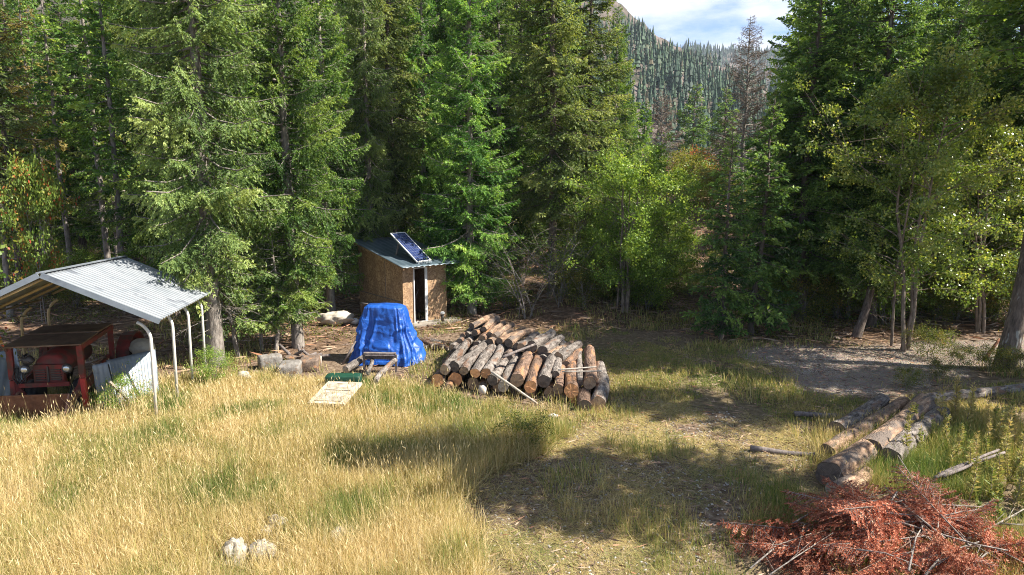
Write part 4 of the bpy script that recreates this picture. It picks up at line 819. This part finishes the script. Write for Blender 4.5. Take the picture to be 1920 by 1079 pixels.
up = [(468, 233, 25, 560, 190, 18.9, 'log_peeled'), (575, 262, 25, 640, 205, 18.8, 'log_peeled'), (495, 290, 28, 600, 240, 18.7, 'log_brown'), (388, 318, 24, 450, 270, 18.8, 'log_grey'), (430, 306, 22, 520, 260, 18.8, 'log_grey'),
 (615, 308, 26, 735, 215, 18.6, 'log_peeled'), (655, 322, 26, 790, 235, 18.5, 'log_peeled'), (552, 340, 32, 700, 250, 18.5, 'log_brown'), (365, 370, 32, 450, 310, 18.6, 'log_grey'), (440, 368, 30, 530, 300, 18.6, 'log_grey'),
 (510, 394, 32, 600, 330, 18.4, 'log_grey'), (310, 418, 34, 420, 350, 18.4, 'log_grey'), (620, 374, 36, 835, 262, 18.3, 'log_peeled'), (705, 362, 32, 830, 300, 18.3, 'log_peeled'), (780, 375, 38, 905, 310, 18.1, 'log_peeled'),
 (850, 410, 34, 940, 340, 18.0, 'log_grey'), (885, 415, 36, 995, 330, 17.9, 'log_grey'), (975, 402, 45, 1105, 325, 17.7, 'log_grey'), (1070, 447, 46, 1160, 380, 17.5, 'log_grey'), (1120, 490, 36, 1185, 455, 17.4, 'log_peeled'), (1200, 500, 45, 1275, 450, 17.1, 'log_grey'), (1265, 570, 40, 1300, 530, 16.8, 'log_brown')]
up.sort()
for i, (cx, cyy, r0, fx, fy, Yn, bk_) in enumerate(up):
    pilelog(60+i, cx, cyy, r0, fx, fy, Yn, bk_, 'cut_dark' if i % 4 else 'cut_brown', '%s log, %s from left in the raised rear heap of long pile' % ({'log_peeled': 'pale peeled', 'log_grey': 'grey barked', 'log_brown': 'brown barked'}[bk_], ORD[i]), 'logs in the long pile', rise=.04, Lmin=1.25, Lmax=1.6)
for i in range(14):                                       # logs carrying the heap, seen only through gaps
    u = i/13; x = -1.75+u*3.0; log((x, 18.1-u*.9, .20+.26*(i % 2)), (x+.3, 19.3-u*.9, .20+.24*(i % 2)), .16, 'log_grey', 'cut_dark', 'dark log buried low inside the rear heap of the long pile', 'buried logs in the long pile', seed=90+i)
def stick(name, a, b, r, mat, label, cat='pole', group=None, seed=1, bend=.03, r2=None):
    g = rngof(seed); a = np.array(a, float); b = np.array(b, float); t = np.linspace(0, 1, 7)[:, None]; L0 = np.linalg.norm(b-a)
    P = a+(b-a)*t+np.sin(t*PI)*g.normal(0, 1, 3)*bend*L0*.4; P = P+np.concatenate([[[0, 0, 0]], g.normal(0, .004*L0, (5, 3)), [[0, 0, 0]]])*.6
    m = MB(); m.tube(P-a, list(np.linspace(r, r2 or r*.75, 7)), 8); o = m.build(name, M[mat], None, a); return tag(o, label, cat, group)
stick('pole', at(922, 698, 15.7), G(1008, 761)+[0, 0, .04], .035, 'pole', 'pale peeled pole leaning down the front of log pile', bend=.01)
stick('pole', at(943, 670, 16.5), at(1003, 646, 17.2), .04, 'pole_dark', 'dark grey pole lying across the top of log pile', bend=.02)
stick('pole', at(1047, 694, 15.6), at(1118, 688, 15.9), .022, 'pole', 'thin pale pole across the right end logs, upper one', bend=.01, seed=2)
stick('pole', at(1054, 697, 15.4), at(1128, 696, 15.5), .02, 'pole', 'thin pale pole across the right end logs, lower one', bend=.01, seed=3)
o = lump('bark_chip', G(1037, 785)+[0, 0, .05], (.2, .15, .13), M['stone'], 9, amp=.3); tag(o, 'white wood chunk in the grass before the log pile', 'wood chunk')
o = lump('wood_chunk', G(905, 738)+[0, -.1, .12], (.2, .18, .25), M['stone'], 19, amp=.3); tag(o, 'pale broken stump piece in grass before left pile end', 'wood chunk')
# pale logs by the tarp
for i, (p, q, Y0, Y1, rad, bark, lb) in enumerate((((648, 694), (688, 668), 17.6, 18.5, .10, 'log_grey', 'grey log lying left of the low bench'), ((704, 716), (742, 676), 16.6, 18.0, .07, 'log_grey', 'slim grey log lying right of the low bench'), ((690, 700), (700, 672), 17.1, 18.2, .06, 'log_grey', 'thin grey log lying under the low bench'))):
    A = at(*p, Y0); B = at(*q, Y1); A[2] = max(A[2], rad); B[2] = max(B[2], rad+.05); log(A, B, rad, bark, 'cut_grey', lb, seed=150+i)
# firewood behind
for i in range(14):
    row = i//7; k = i % 7; A = G(782+k*10+row*4, 655-row*7+k*.8)+[0, 0, .07+.06*(i % 2)]; B = A+np.array([-.75-.1*(i % 3), .55+.1*(i % 2), .02])
    log(A, B, .075, ['log_brown', 'log_peeled', 'log_grey'][i % 3], 'cut_grey', 'short firewood log in the low stack between tarp and shed step', 'firewood stack', 'firewood', seed=170+i, name='firewood_log')
# cut beam blocks on the slope
M['beam'] = surf('weathered_timber', (.09, .065, .05), (.22, .16, .12), 4, .85, .6, (3, 1, 3), c3=(.32, .17, .09), c3pos=(.56, .64))
M['timber_grey'] = surf('grey_timber', (.13, .115, .10), (.27, .25, .225), 4, .85, .6, (3, 1, 3), c3=(.20, .13, .08), c3pos=(.55, .65))
for i, (px, py, d, rz, mt, lb) in enumerate(((505, 692, (.62, .42, .40), .5, 'timber_grey', 'grey round-cornered timber block, leftmost of the cut blocks'), (543, 705, (.56, .75, .36), .15, 'timber_grey', 'grey squared timber block in the middle of cut blocks'), (580, 693, (.50, .75, .34), .15, 'beam', 'brown squared timber block, rightmost of cut blocks'), (560, 676, (.8, .3, .14), .3, 'beam', 'flat brown slab lying behind the cut blocks'), (596, 683, (.16, .25, .20), .2, 'pole', 'tiny yellow offcut at the right of cut blocks'))):
    o = lump('timber_block', G(px, py)+[0, .1, d[2]*.42], d, M[mt], 20+i, n=28, amp=.08, rz=rz, sq=.28); tag(o, lb, 'timber block')
for i in range(9):
    g0 = rngof(300+i); p = G(g0.uniform(540, 600), g0.uniform(668, 680)); stick('split_wood', p+[0, 0, .1], p+np.array([g0.uniform(-.5, .5), g0.uniform(-.3, .3), g0.uniform(.1, .35)]), .05, 'pole_dark', 'splintered wood piece on the heap behind cut blocks', 'wood piece', 'splintered wood behind the blocks', seed=i)
# white rack and green crate
p = G(625, 762); e = empty('white_rack', p+[0, .3, 0], .25); tag(e, 'weathered white door panel lying tilted in the grass', 'door')
m = MB(); m.box((0, 0, .22), (.85, 1.25, .05)); m.build('panel', M['whitedirty'], e)
m = MB(); m.box((0, .30, .256), (.62, .40, .014)); m.box((0, -.28, .256), (.62, .46, .014)); m.build('inset', surf('stained_cream', (.22, .18, .12), (.50, .47, .41), 6, .8, .4), e); e.rotation_euler = (.10, 0, -.12)
p = G(643, 735); o = lump('green_crate', p+[0, .1, .24], (.86, .35, .34), surf('green_plastic', (.008, .04, .025), (.014, .065, .038), 3, .5, .1), 31, n=28, amp=.02, sq=.2, rz=.03); tag(o, 'dark green plastic crate behind the white door panel', 'crate')
o = lump('pale_wood', G(458, 716)+[0, 0, .12], (.50, .22, .30), M['stone'], 33, n=26, amp=.3, rz=-.5); tag(o, 'whitish split wood piece in tall grass below thick trunk', 'wood piece')
# right log group
def c4(x, y): return 1340+x/2.2534, 600+y/2.2534
rl = [((510, 470), (705, 340), .19, .20, 'log_grey', 'cut_dark', 'grey log at the far left of the right-hand log group'), ((470, 562), (800, 352), .17, .17, 'log_peeled', 'cut_dark', 'slim peeled log, second from left in right-hand group'), ((482, 648), (880, 342), .27, .23, 'log_peeled', 'cut_dark', 'largest log with hollow dark end reaching nearest the camera'),
      ((655, 560), (895, 365), .21, .24, 'log_peeled', 'cut_dark', 'thick peeled log right of the largest log'), ((735, 590), (960, 400), .17, .20, 'log_grey', 'cut_dark', 'grey log at the right side of right-hand group')]
for i, (p, q, z, rad, bk_, ct, lb) in enumerate(rl):
    A = G(*c4(*p), z); B = G(*c4(*q), z); A[2] = rad*.95+float(hz(A[0], A[1])); B[2] = rad*.95+float(hz(B[0], B[1]))
    if i == 2: A[2] += .02; B[2] += .02
    log(A, B, rad, bk_, ct, lb, 'logs in the right-hand group', seed=200+i)
stick('pole', G(1489, 781)+[0, 0, .06], G(1610, 786)+[0, 0, .06], .065, 'pole_dark', 'dark thin log on the ground left of right-hand group, upper one', 'thin log', seed=5)
stick('pole', G(1407, 846)+[0, 0, .06], G(1545, 860)+[0, 0, .06], .06, 'pole_dark', 'dark thin log on the ground left of right-hand group, lower one', 'thin log', seed=6)
A = G(1738, 757)+[0, 0, .1]; B = G(2010, 726)+[0, 0, .1]; log(A, B, .13, 'log_grey', 'cut_grey', 'long grey fallen trunk stretching to the right edge', seed=230)
A = G(1560, 935)+[0, 0, .12]; B = G(1625, 903)+[0, 0, .14]; log(A, B, .15, 'log_peeled', 'cut_grey', 'pale split log stub behind the red brush heap', seed=231, name='log_stub')
for i, (a, b) in enumerate((((1757, 922), (1868, 886)), ((1765, 926), (1878, 891)), ((1750, 928), (1850, 893)))):
    stick('pole', G(*a)+[0, 0, .30], G(*b)+[0, 0, .42], .03, 'pole_dark', 'dark slim pole in the bundle beside the red brush', 'pole', 'dark poles beside the brush', seed=240+i, bend=.01)
A = G(1845, 677); stick('prop_post', A, A+np.array([.45, .1, .62]), .05, 'rust', 'short reddish post leaning left of the thick right trunk', 'post')

# ------------------------------------------------------------------ red brush heap
def brush(key, seed, Lb=1.5):
    r = rngof(seed); q, wd = frond(Lb, seed, step=.055, tw=.018, tl=.058, twd=.016, hang=.12, bare=.2)
    q2, wd2 = frond(Lb*.7, seed+5, step=.06, tw=.022, tl=.055, twd=.012, hang=-.1, bare=.25); q2 = rot_axis(q2, .7, 0)
    Q = np.concatenate([q, q2]); t = np.linspace(0, 1, 3); wp = [np.stack([a[0], a[1], a[2]]) for a in wd]; wr = [np.array([.005, .004, .002])]*len(wp)
    z = lambda t: Lb*(-.12*t+.108*t*t)
    tt = np.linspace(-.25, 1, 3); wp.append(np.stack([tt*Lb, tt*0, z(np.maximum(tt, 0))], -1)); wr.append(np.array([.016, .012, .004]))
    V, F = tubes(np.array(wp), np.array(wr), 4); n = len(Q)
    return mesh(key+'_wood', V, [F], M['bark_grey'] if seed % 2 else M['bark_red'], smooth=True), quadmesh(key+'_needles', Q, M['red'], np.clip(r.normal((.35, .52, .62, .45)[seed % 4], .22, n)+.3*(fbm(Q[:, 0, 0], Q[:, 0, 1], 6, seed)-.5), 0, 1))
BR = [brush('brush%d' % k, 400+k, 1.3+.15*k) for k in range(4)]
r = rngof(77); bc = G(1665, 1015)
for i in range(150):
    a = r.random()*2*PI; rr = math.sqrt(r.random()); ex, ey = math.cos(a)*rr*1.62, math.sin(a)*rr*1.2; px_, py_ = bc[0]+ex, bc[1]-.42+ey
    hh = .64*max(0, 1-rr**2)*(.25+.75*r.random())+.05; w_, n_ = BR[i % 4]; ow = a+r.normal(0, .7)
    e = empty('dead_branch', (px_-.4*math.cos(ow), py_-.4*math.sin(ow), float(hz(px_, py_))+hh), rot=(r.normal(0, .5), r.normal(.05, .16), ow)); e.scale = [r.uniform(.55, .95)]*3
    ob('wood', w_, e); ob('needles', n_, e); tag(e, 'dead conifer branch with rust red needles in the brush heap', 'dead branch', 'red branches in the brush heap')
bare = [([(500, 760), (760, 770), (1130, 790)], .013, .45), ([(490, 812), (700, 830), (880, 885), (1110, 950), (1240, 975)], .017, .50), ([(150, 1050), (270, 950), (410, 902)], .012, .25), ([(1070, 925), (1180, 870), (1307, 800)], .016, .30),
        ([(960, 830), (1040, 812), (1120, 800)], .012, .48), ([(890, 1079), (960, 995)], .016, .45), ([(820, 1060), (850, 920), (880, 870)], .012, .52), ([(600, 970), (720, 985), (860, 1040)], .010, .52), ([(330, 860), (480, 770), (610, 740)], .010, .35),
        ([(775, 575), (830, 660), (900, 725)], .009, .35), ([(1040, 1079), (1150, 985), (1240, 970)], .014, .35), ([(230, 1079), (330, 1010), (500, 900)], .010, .40), ([(1200, 860), (1307, 868)], .014, .3), ([(640, 870), (700, 780), (860, 800)], .009, .55)]
for i, (pts, rad, z) in enumerate(bare):
    P = [G(*c4(*q), z) for q in pts]; m = MB(); m.tube([p-P[0] for p in P], list(np.linspace(rad*1.1, rad*.5, len(P))), 7); g0 = rngof(600+i)
    for k in range(5):
        j = g0.integers(len(P)-1); s_ = P[j]+(P[j+1]-P[j])*g0.random(); d = (P[j+1]-P[j])/np.linalg.norm(P[j+1]-P[j]); e_ = s_+(d+g0.normal(0, .6, 3))*g0.uniform(.15, .4); m.tube([s_-P[0], e_-P[0]], [rad*.4, rad*.2], 5)
    o = m.build('bare_branch', M['bark_grey'], None, P[0]); tag(o, 'bare grey branch lying across the red brush heap', 'bare branch', 'bare branches on the brush heap')

# ------------------------------------------------------------------ stones and litter
for i, (px, py, s, lb) in enumerate(((520, 1003, .27, 'upright white stone in the dry grass at bottom left'), (500, 1014, .17, 'smaller white stone left of the upright stone'), (440, 1062, .38, 'large flat white stone, left one at bottom edge'), (492, 1056, .32, 'large flat white stone, right one at bottom edge'), (635, 1024, .24, 'low white stone right of the upright stone'), (655, 1024, .14, 'tiny white stone furthest right in the dry grass'))):
    o = lump('white_stone', G(px, py)+[0, 0, .12+.15*s], (s*1.2, s*.8, s*.9), surf('white_stone%d' % i, (.20, .17, .13), (.44, .40, .33), 7, .9, .9), 40+i, n=30, amp=.45, sub=2.2, rz=i); tag(o, lb, 'stone')
def chips(name, n, fn, smin, smax, mat, seed, label, flat=.6):
    r = rngof(seed); x, y = fn(r, n); n = len(x); s = r.uniform(smin, smax, n); z = hz(x, y)+s*.15
    oc = np.array([[1, 0, 0], [-1, 0, 0], [0, 1, 0], [0, -1, 0], [0, 0, 1], [0, 0, -1]], float); V = oc[None]*s[:, None, None]*.5*r.uniform(.6, 1.3, (n, 6, 1))*np.array([1, 1, flat])
    a = r.random(n)*6.28; c, sn = np.cos(a)[:, None], np.sin(a)[:, None]; V = np.stack([V[..., 0]*c-V[..., 1]*sn, V[..., 0]*sn+V[..., 1]*c, V[..., 2]], -1)+np.stack([x, y, z], -1)[:, None]
    f = np.array([(0, 2, 4), (2, 1, 4), (1, 3, 4), (3, 0, 4), (2, 0, 5), (1, 2, 5), (3, 1, 5), (0, 3, 5)]); F = (np.arange(n)*6)[:, None, None]+f
    tag(ob(name, mesh(name, V.reshape(-1, 3), [F.reshape(-1, 3)], mat)), label, 'stones', kind='stuff')
def pick(zone, x0, x1, y0, y1, thr=.5):
    def fn(r, n):
        x = r.uniform(x0, x1, n); y = r.uniform(y0, y1, n); z = zones(x, y)[zone]; k = z > thr; return x[k], y[k]
    return fn
chips('gravel_stones', 60000, pick('grav', 4, 18, 15, 24), .012, .042, surf('gravel_stone', (.20, .165, .135), (.46, .40, .34), .9, .9, 0, coord='Object'), 51, 'loose gravel scattered over the drive')
chips('dirt_stones', 7000, pick('dry', -1, 7, 6.5, 17), .012, .06, surf('dirt_stone', (.20, .17, .14), (.50, .46, .41), .9, .9, 0), 52, 'small stones in the bare dirt track')
M['twigmat'] = leafmat('fallen_twigs_and_needles', [(0, (.09, .06, .045)), (.5, (.25, .17, .12)), (.8, (.42, .30, .20)), (1, (.50, .22, .12))], trans=.05, var=0)
def litter(name, n, x0, x1, y0, y1, cond, smin, smax, wd, seed, label):
    r = rngof(seed); x = r.uniform(x0, x1, n); y = r.uniform(y0, y1, n); k = cond(x, y, r); x, y = x[k], y[k]; n = len(x); a = r.random(n)*6.28
    d = np.stack([np.cos(a), np.sin(a), r.normal(0, .12, n)], -1); l = r.uniform(smin, smax, n)**1; p = np.stack([x, y, hz(x, y)+r.uniform(.01, .06, n)], -1)
    Q = diamonds(p, d, l, wd*r.uniform(.6, 1.8, n), r, .5); tag(ob(name, quadmesh(name, Q, M['twigmat'], r.random(n))), label, 'litter', kind='stuff')
litter('forest_litter', 60000, -34, 26, 16, 52, lambda x, y, r: (zones(x, y)['clear'] < .8) & (np.abs(x) < y*.8+3), .08, .8, .035, 61, 'brown fallen twigs and bark on the forest floor')
litter('clearing_litter', 16000, -4, 12, 6, 24, lambda x, y, r: (zones(x, y)['field'] < .5), .04, .28, .016, 62, 'dry twigs and bark scraps scattered over the clearing')
def cover(name, n, x0, x1, y0, y1, cond, seed, label, mat, leaf=.06):
    r = rngof(seed); x = r.uniform(x0, x1, n); y = r.uniform(y0, y1, n); k = cond(x, y, r); x, y = x[k], y[k]; n = len(x)
    p = np.stack([x, y, hz(x, y)+r.uniform(.02, .38, n)*vnoise(x, y, .9, 5)], -1); d = r.normal(size=(n, 3))+[0, 0, .5]; d /= np.linalg.norm(d, axis=1, keepdims=True)
    tag(ob(name, quadmesh(name, diamonds(p, d, leaf*r.uniform(.6, 1.5, n), leaf*.7*np.ones(n), r), mat, np.clip(r.normal(.5, .25, n), 0, 1))), label, 'ground cover', kind='stuff')
cover('ground_cover', 160000, -34, 30, 20, 48, lambda x, y, r: (zones(x, y)['clear'] < .5) & (fbm(x, y, .45, 66) > .50-.06*(y > 30)) & (np.abs(x) < y*.8+3), 63, 'low leafy ground cover on the forest floor', M['underleaf'])

# ------------------------------------------------------------------ grass
def blades(name, n, x0, x1, y0, y1, dens, height, lean, width, tone, seed, label, heads=0., lyk=0):
    r = rngof(seed); x = r.uniform(x0, x1, n); y = r.uniform(y0, y1, n); k = (np.abs(x) < y*.76+2.2); x, y = x[k], y[k]
    z = zones(x, y); cl = fbm(x, y, 3.1, 91); k = r.random(len(x)) < dens(x, y, z)*np.clip(.35+1.5*cl, 0, 1); x, y = x[k], y[k]; z = {a: b[k] for a, b in z.items()}; n = len(x)
    h = height(x, y, z, r)*r.uniform(.55, 1.15, n); az = r.random(n)*2*PI+.0; ln = np.abs(lean(x, y, z, r))
    wind = .35*(fbm(x, y, .8, 71)-.5); dx = np.cos(az)*ln+wind-.06; dy = np.sin(az)*ln+wind*.5; nn = np.sqrt(dx*dx+dy*dy+1); d = np.stack([dx/nn, dy/nn, 1/nn], -1)
    p = np.stack([x, y, hz(x, y)-.01], -1); wv = width*r.uniform(.7, 1.3, n)*np.clip(y/11, .85, 1.9); a2 = r.random(n)*2*PI; s = np.stack([np.cos(a2), np.sin(a2), 0*a2], -1)*wv[:, None]*.5
    mid = p+d*(h*.55)[:, None]; cv = np.stack([dx, dy, -(.25+ln*.35)], -1)*(h*r.uniform(.05, .5, n))[:, None]*.6; tip = p+d*h[:, None]+cv
    tip[:, 2] = np.maximum(tip[:, 2], p[:, 2]+.015); V = np.stack([p-s, p+s, mid+s*.8, mid-s*.8, tip], 1); i = (np.arange(n)*5)[:, None]
    v = tone(x, y, z, r); F4 = i+np.array([0, 1, 2, 3]); F3 = i+np.array([3, 2, 4]); Vs = [V.reshape(-1, 3)]; Fs4 = [F4]; vv4 = [v]
    if heads:
        q = r.random(n) < heads*(h > .3); hp = tip[q]; hd = (tip-mid)[q]; hd /= np.linalg.norm(hd, axis=1, keepdims=True)+1e-9
        for rep in range(2):
            Q = diamonds(hp-hd*.02, hd, r.uniform(.05, .12, len(hp)), r.uniform(.006, .014, len(hp))*np.clip(y[q]/11, .85, 1.5), r); b0 = sum(len(a) for a in Vs); Vs.append(Q.reshape(-1, 3)); Fs4.append(np.arange(len(Q)*4).reshape(-1, 4)+b0); vv4.append(np.clip(v[q]+.2, 0, 1))
    F4 = np.concatenate(Fs4); v4 = np.concatenate(vv4)
    tag(ob(name, mesh(name, np.concatenate(Vs), [F4, F3], M['grass'], v=np.concatenate([v4, v]))), label, 'grass', kind='stuff')
    print(name, n)
def yf(y): return np.clip(11/y, .35, 1.25)
CLR = [(G(520, 1003), .30), (G(440, 1060), .42), (G(490, 1055), .36), (G(640, 1022), .26), (G(620, 760), .62), (G(95, 775), .9), (G(30, 772), .8), (G(140, 780), .6), (G(545, 1040), .3), (G(900, 752), .45), (G(980, 768), .5), (G(1050, 785), .5), (G(1110, 795), .5)]
def clr(x, y):                                           # thinner grass where things lie in it
    k = 1.0
    for p, q in CLR: k = k*(1-.85*np.exp(-((x-p[0])**2+((y-p[1]+.15)*.8)**2)/(q*q)))
    return k
blades('tall_dry_grass', 900000, -15, 3, 5.8, 19, lambda x, y, z: z['field']*(1-.55*z['green'])*yf(y)*clr(x, y),
       lambda x, y, z, r: (.34+.42*fbm(x, y, .9, 15))*(1-.38*sstep(12.3, 14.5, y)), lambda x, y, z, r: r.normal(0, .65, len(x))*np.where(r.random(len(x)) < .3, 2.6, 1), .0070,
       lambda x, y, z, r: np.clip(.70+.34*(fbm(x, y, .9, 44)-.5)*2-.22*z['green']-.42*sstep(.50, .66, fbm(x, y, 1.3, 45))+r.normal(0, .19, len(x)), 0, 1), 71, 'tall straw coloured grass filling the left foreground', heads=.05)
blades('tall_stalks', 15000, -15, 3, 5.8, 15.5, lambda x, y, z: z['field']*(1-.5*z['green'])*.8*clr(x, y)**2,
       lambda x, y, z, r: .78+.25*fbm(x, y, .7, 15), lambda x, y, z, r: r.normal(0, .28, len(x)), .006,
       lambda x, y, z, r: np.clip(.84+r.normal(0, .10, len(x)), 0, 1), 78, 'tall pale seed stalks standing above the dry grass', heads=.8)
blades('green_grass', 330000, -5, 4, 11, 17.5, lambda x, y, z: z['green']*z['field']*yf(y)*1.6*clr(x, y),
       lambda x, y, z, r: (.28+.2*fbm(x, y, .9, 16))*(1-.78*sstep(12.9, 14.6, y)), lambda x, y, z, r: r.normal(0, .5, len(x)), .0075,
       lambda x, y, z, r: np.clip(.42+.3*(fbm(x, y, 1.2, 47)-.5)*2+r.normal(0, .12, len(x)), 0, 1), 72, 'yellow green grass growing in front of the log pile', heads=.05)
blades('lawn_grass', 420000, -3, 12, 12, 27, lambda x, y, z: np.clip(z['lawn']*1.0+.5*z['clear']*(y > 17)*(1-z['grav']), 0, 1)*(1-z['grav'])*(1-z['field'])*(1-.9*z['dry'])*.8*sstep(.42, .58, fbm(x, y, .6, 49)),
       lambda x, y, z, r: .04+.12*fbm(x, y, .9, 17)**1.3, lambda x, y, z, r: r.normal(0, .7, len(x)), .0085,
       lambda x, y, z, r: np.clip(.40+.34*(fbm(x, y, .8, 48)-.5)*2+r.normal(0, .13, len(x)), 0, 1), 73, 'short yellow green grass across the middle of the clearing')
blades('trampled_straw', 520000, -2.5, 8, 5.8, 17, lambda x, y, z: z['dry']*(1-z['grav'])*np.clip((fbm(x, y, 1.1, 53)-.30)*3.2, 0, 1)*.62,
       lambda x, y, z, r: .13+.12*fbm(x, y, 1.2, 18), lambda x, y, z, r: 1.2+np.abs(r.normal(0, 2.4, len(x))), .006,
       lambda x, y, z, r: np.clip(.64+r.normal(0, .20, len(x))-.22*sstep(.56, .68, fbm(x, y, .9, 54)), 0, 1), 74, 'flattened dry straw lying on the dirt track')
blades('mixed_grass', 420000, -2, 15, 5.8, 17, lambda x, y, z: np.clip(z['right']*(1-.8*z['dry'])*sstep(.34, .5, fbm(x, y, .8, 33))+.25*z['dry']*sstep(.57, .66, fbm(x, y, .8, 56)), 0, 1)*(1-z['grav'])*yf(y)*.8,
       lambda x, y, z, r: (.22+.34*fbm(x, y, .6, 19))*(1-.72*sstep(13.2, 15.5, y)), lambda x, y, z, r: r.normal(0, .5, len(x)), .0075,
       lambda x, y, z, r: np.clip(.42+.5*(fbm(x, y, .7, 58)-.5)*2+r.normal(0, .18, len(x)), 0, 1), 75, 'green and brown grass around the right-hand logs', heads=.06)
blades('edge_grass', 160000, -17, 14, 14, 27, lambda x, y, z: (1-z['grav'])*(1-z['field'])*np.clip(z['clear']*.4+.25, 0, 1)*sstep(.52, .66, fbm(x, y, .5, 59)),
       lambda x, y, z, r: .18+.25*fbm(x, y, .9, 20), lambda x, y, z, r: r.normal(0, .5, len(x)), .009,
       lambda x, y, z, r: np.clip(.45+r.normal(0, .2, len(x)), 0, 1), 76, 'tufts of grass along the forest edge')
# tall leafy weeds at the right edge
def weed(key, seed, H=.9, mat='grass', tone=.3):
    r = rngof(seed); t = np.linspace(0, 1, 5); V, F = tubes(np.stack([.03*np.sin(t*3), .02*t, H*t], -1)[None], (.008*(1-.6*t))[None], 5)
    n = 120; z = r.uniform(.08, 1, n)*H; a = r.random(n)*6.28; p = np.stack([.03*np.sin(z/H*3), .02*z/H, z], -1); d = np.stack([np.cos(a), np.sin(a), r.uniform(.3, 1.2, n)], -1); d /= np.linalg.norm(d, axis=1, keepdims=True)
    l = .16*(1-.7*z/H)*r.uniform(.6, 1.2, n)+.02; Q = diamonds(p, d, l, l*.24+.004, r)
    return mesh(key+'_s', V, [F], M['bark_pale'], smooth=True), quadmesh(key+'_l', Q, M['grass'], np.clip(tone+r.normal(0, .1, n), 0, 1))
WD = [weed('weed%d' % k, 500+k, (.5, .62, .8, .95)[k], tone=(.22, .34, .45, .6)[k]) for k in range(4)]
r = rngof(88)
for i in range(70):
    if i < 26: px, py = r.normal(1890, 26), r.uniform(790, 960)
    elif i < 56: px, py = r.uniform(1690, 1930), r.uniform(775, 890)
    else: px, py = r.uniform(1780, 1930), r.uniform(880, 1000)
    p = G(px, py); a, b = WD[r.integers(4)]; e = empty('tall_weed', p, rot=(r.normal(0, .1), r.normal(0, .1), r.random()*6)); e.scale = [r.uniform(.6, 1.05)]*3
    ob('stem', a, e); ob('leaves', b, e); tag(e, 'tall leafy green weed in the patch right of the right-hand logs', 'weed', 'tall weeds at the right edge')

# ------------------------------------------------------------------ haze
hm, ht, ho = newmat('haze_air'); pv = N(ht, 'ShaderNodeVolumePrincipled'); pv.inputs['Color'].default_value = (.80, .88, 1, 1); pv.inputs['Density'].default_value = .00015
ht.links.new(pv.outputs[0], ho.inputs['Volume'])
m = MB(); m.box((300, 950, 150), (2700, 2100, 320)); o = m.build('haze', hm); tag(o, 'thin bluish air between the clearing and the mountain', 'haze', kind='stuff')
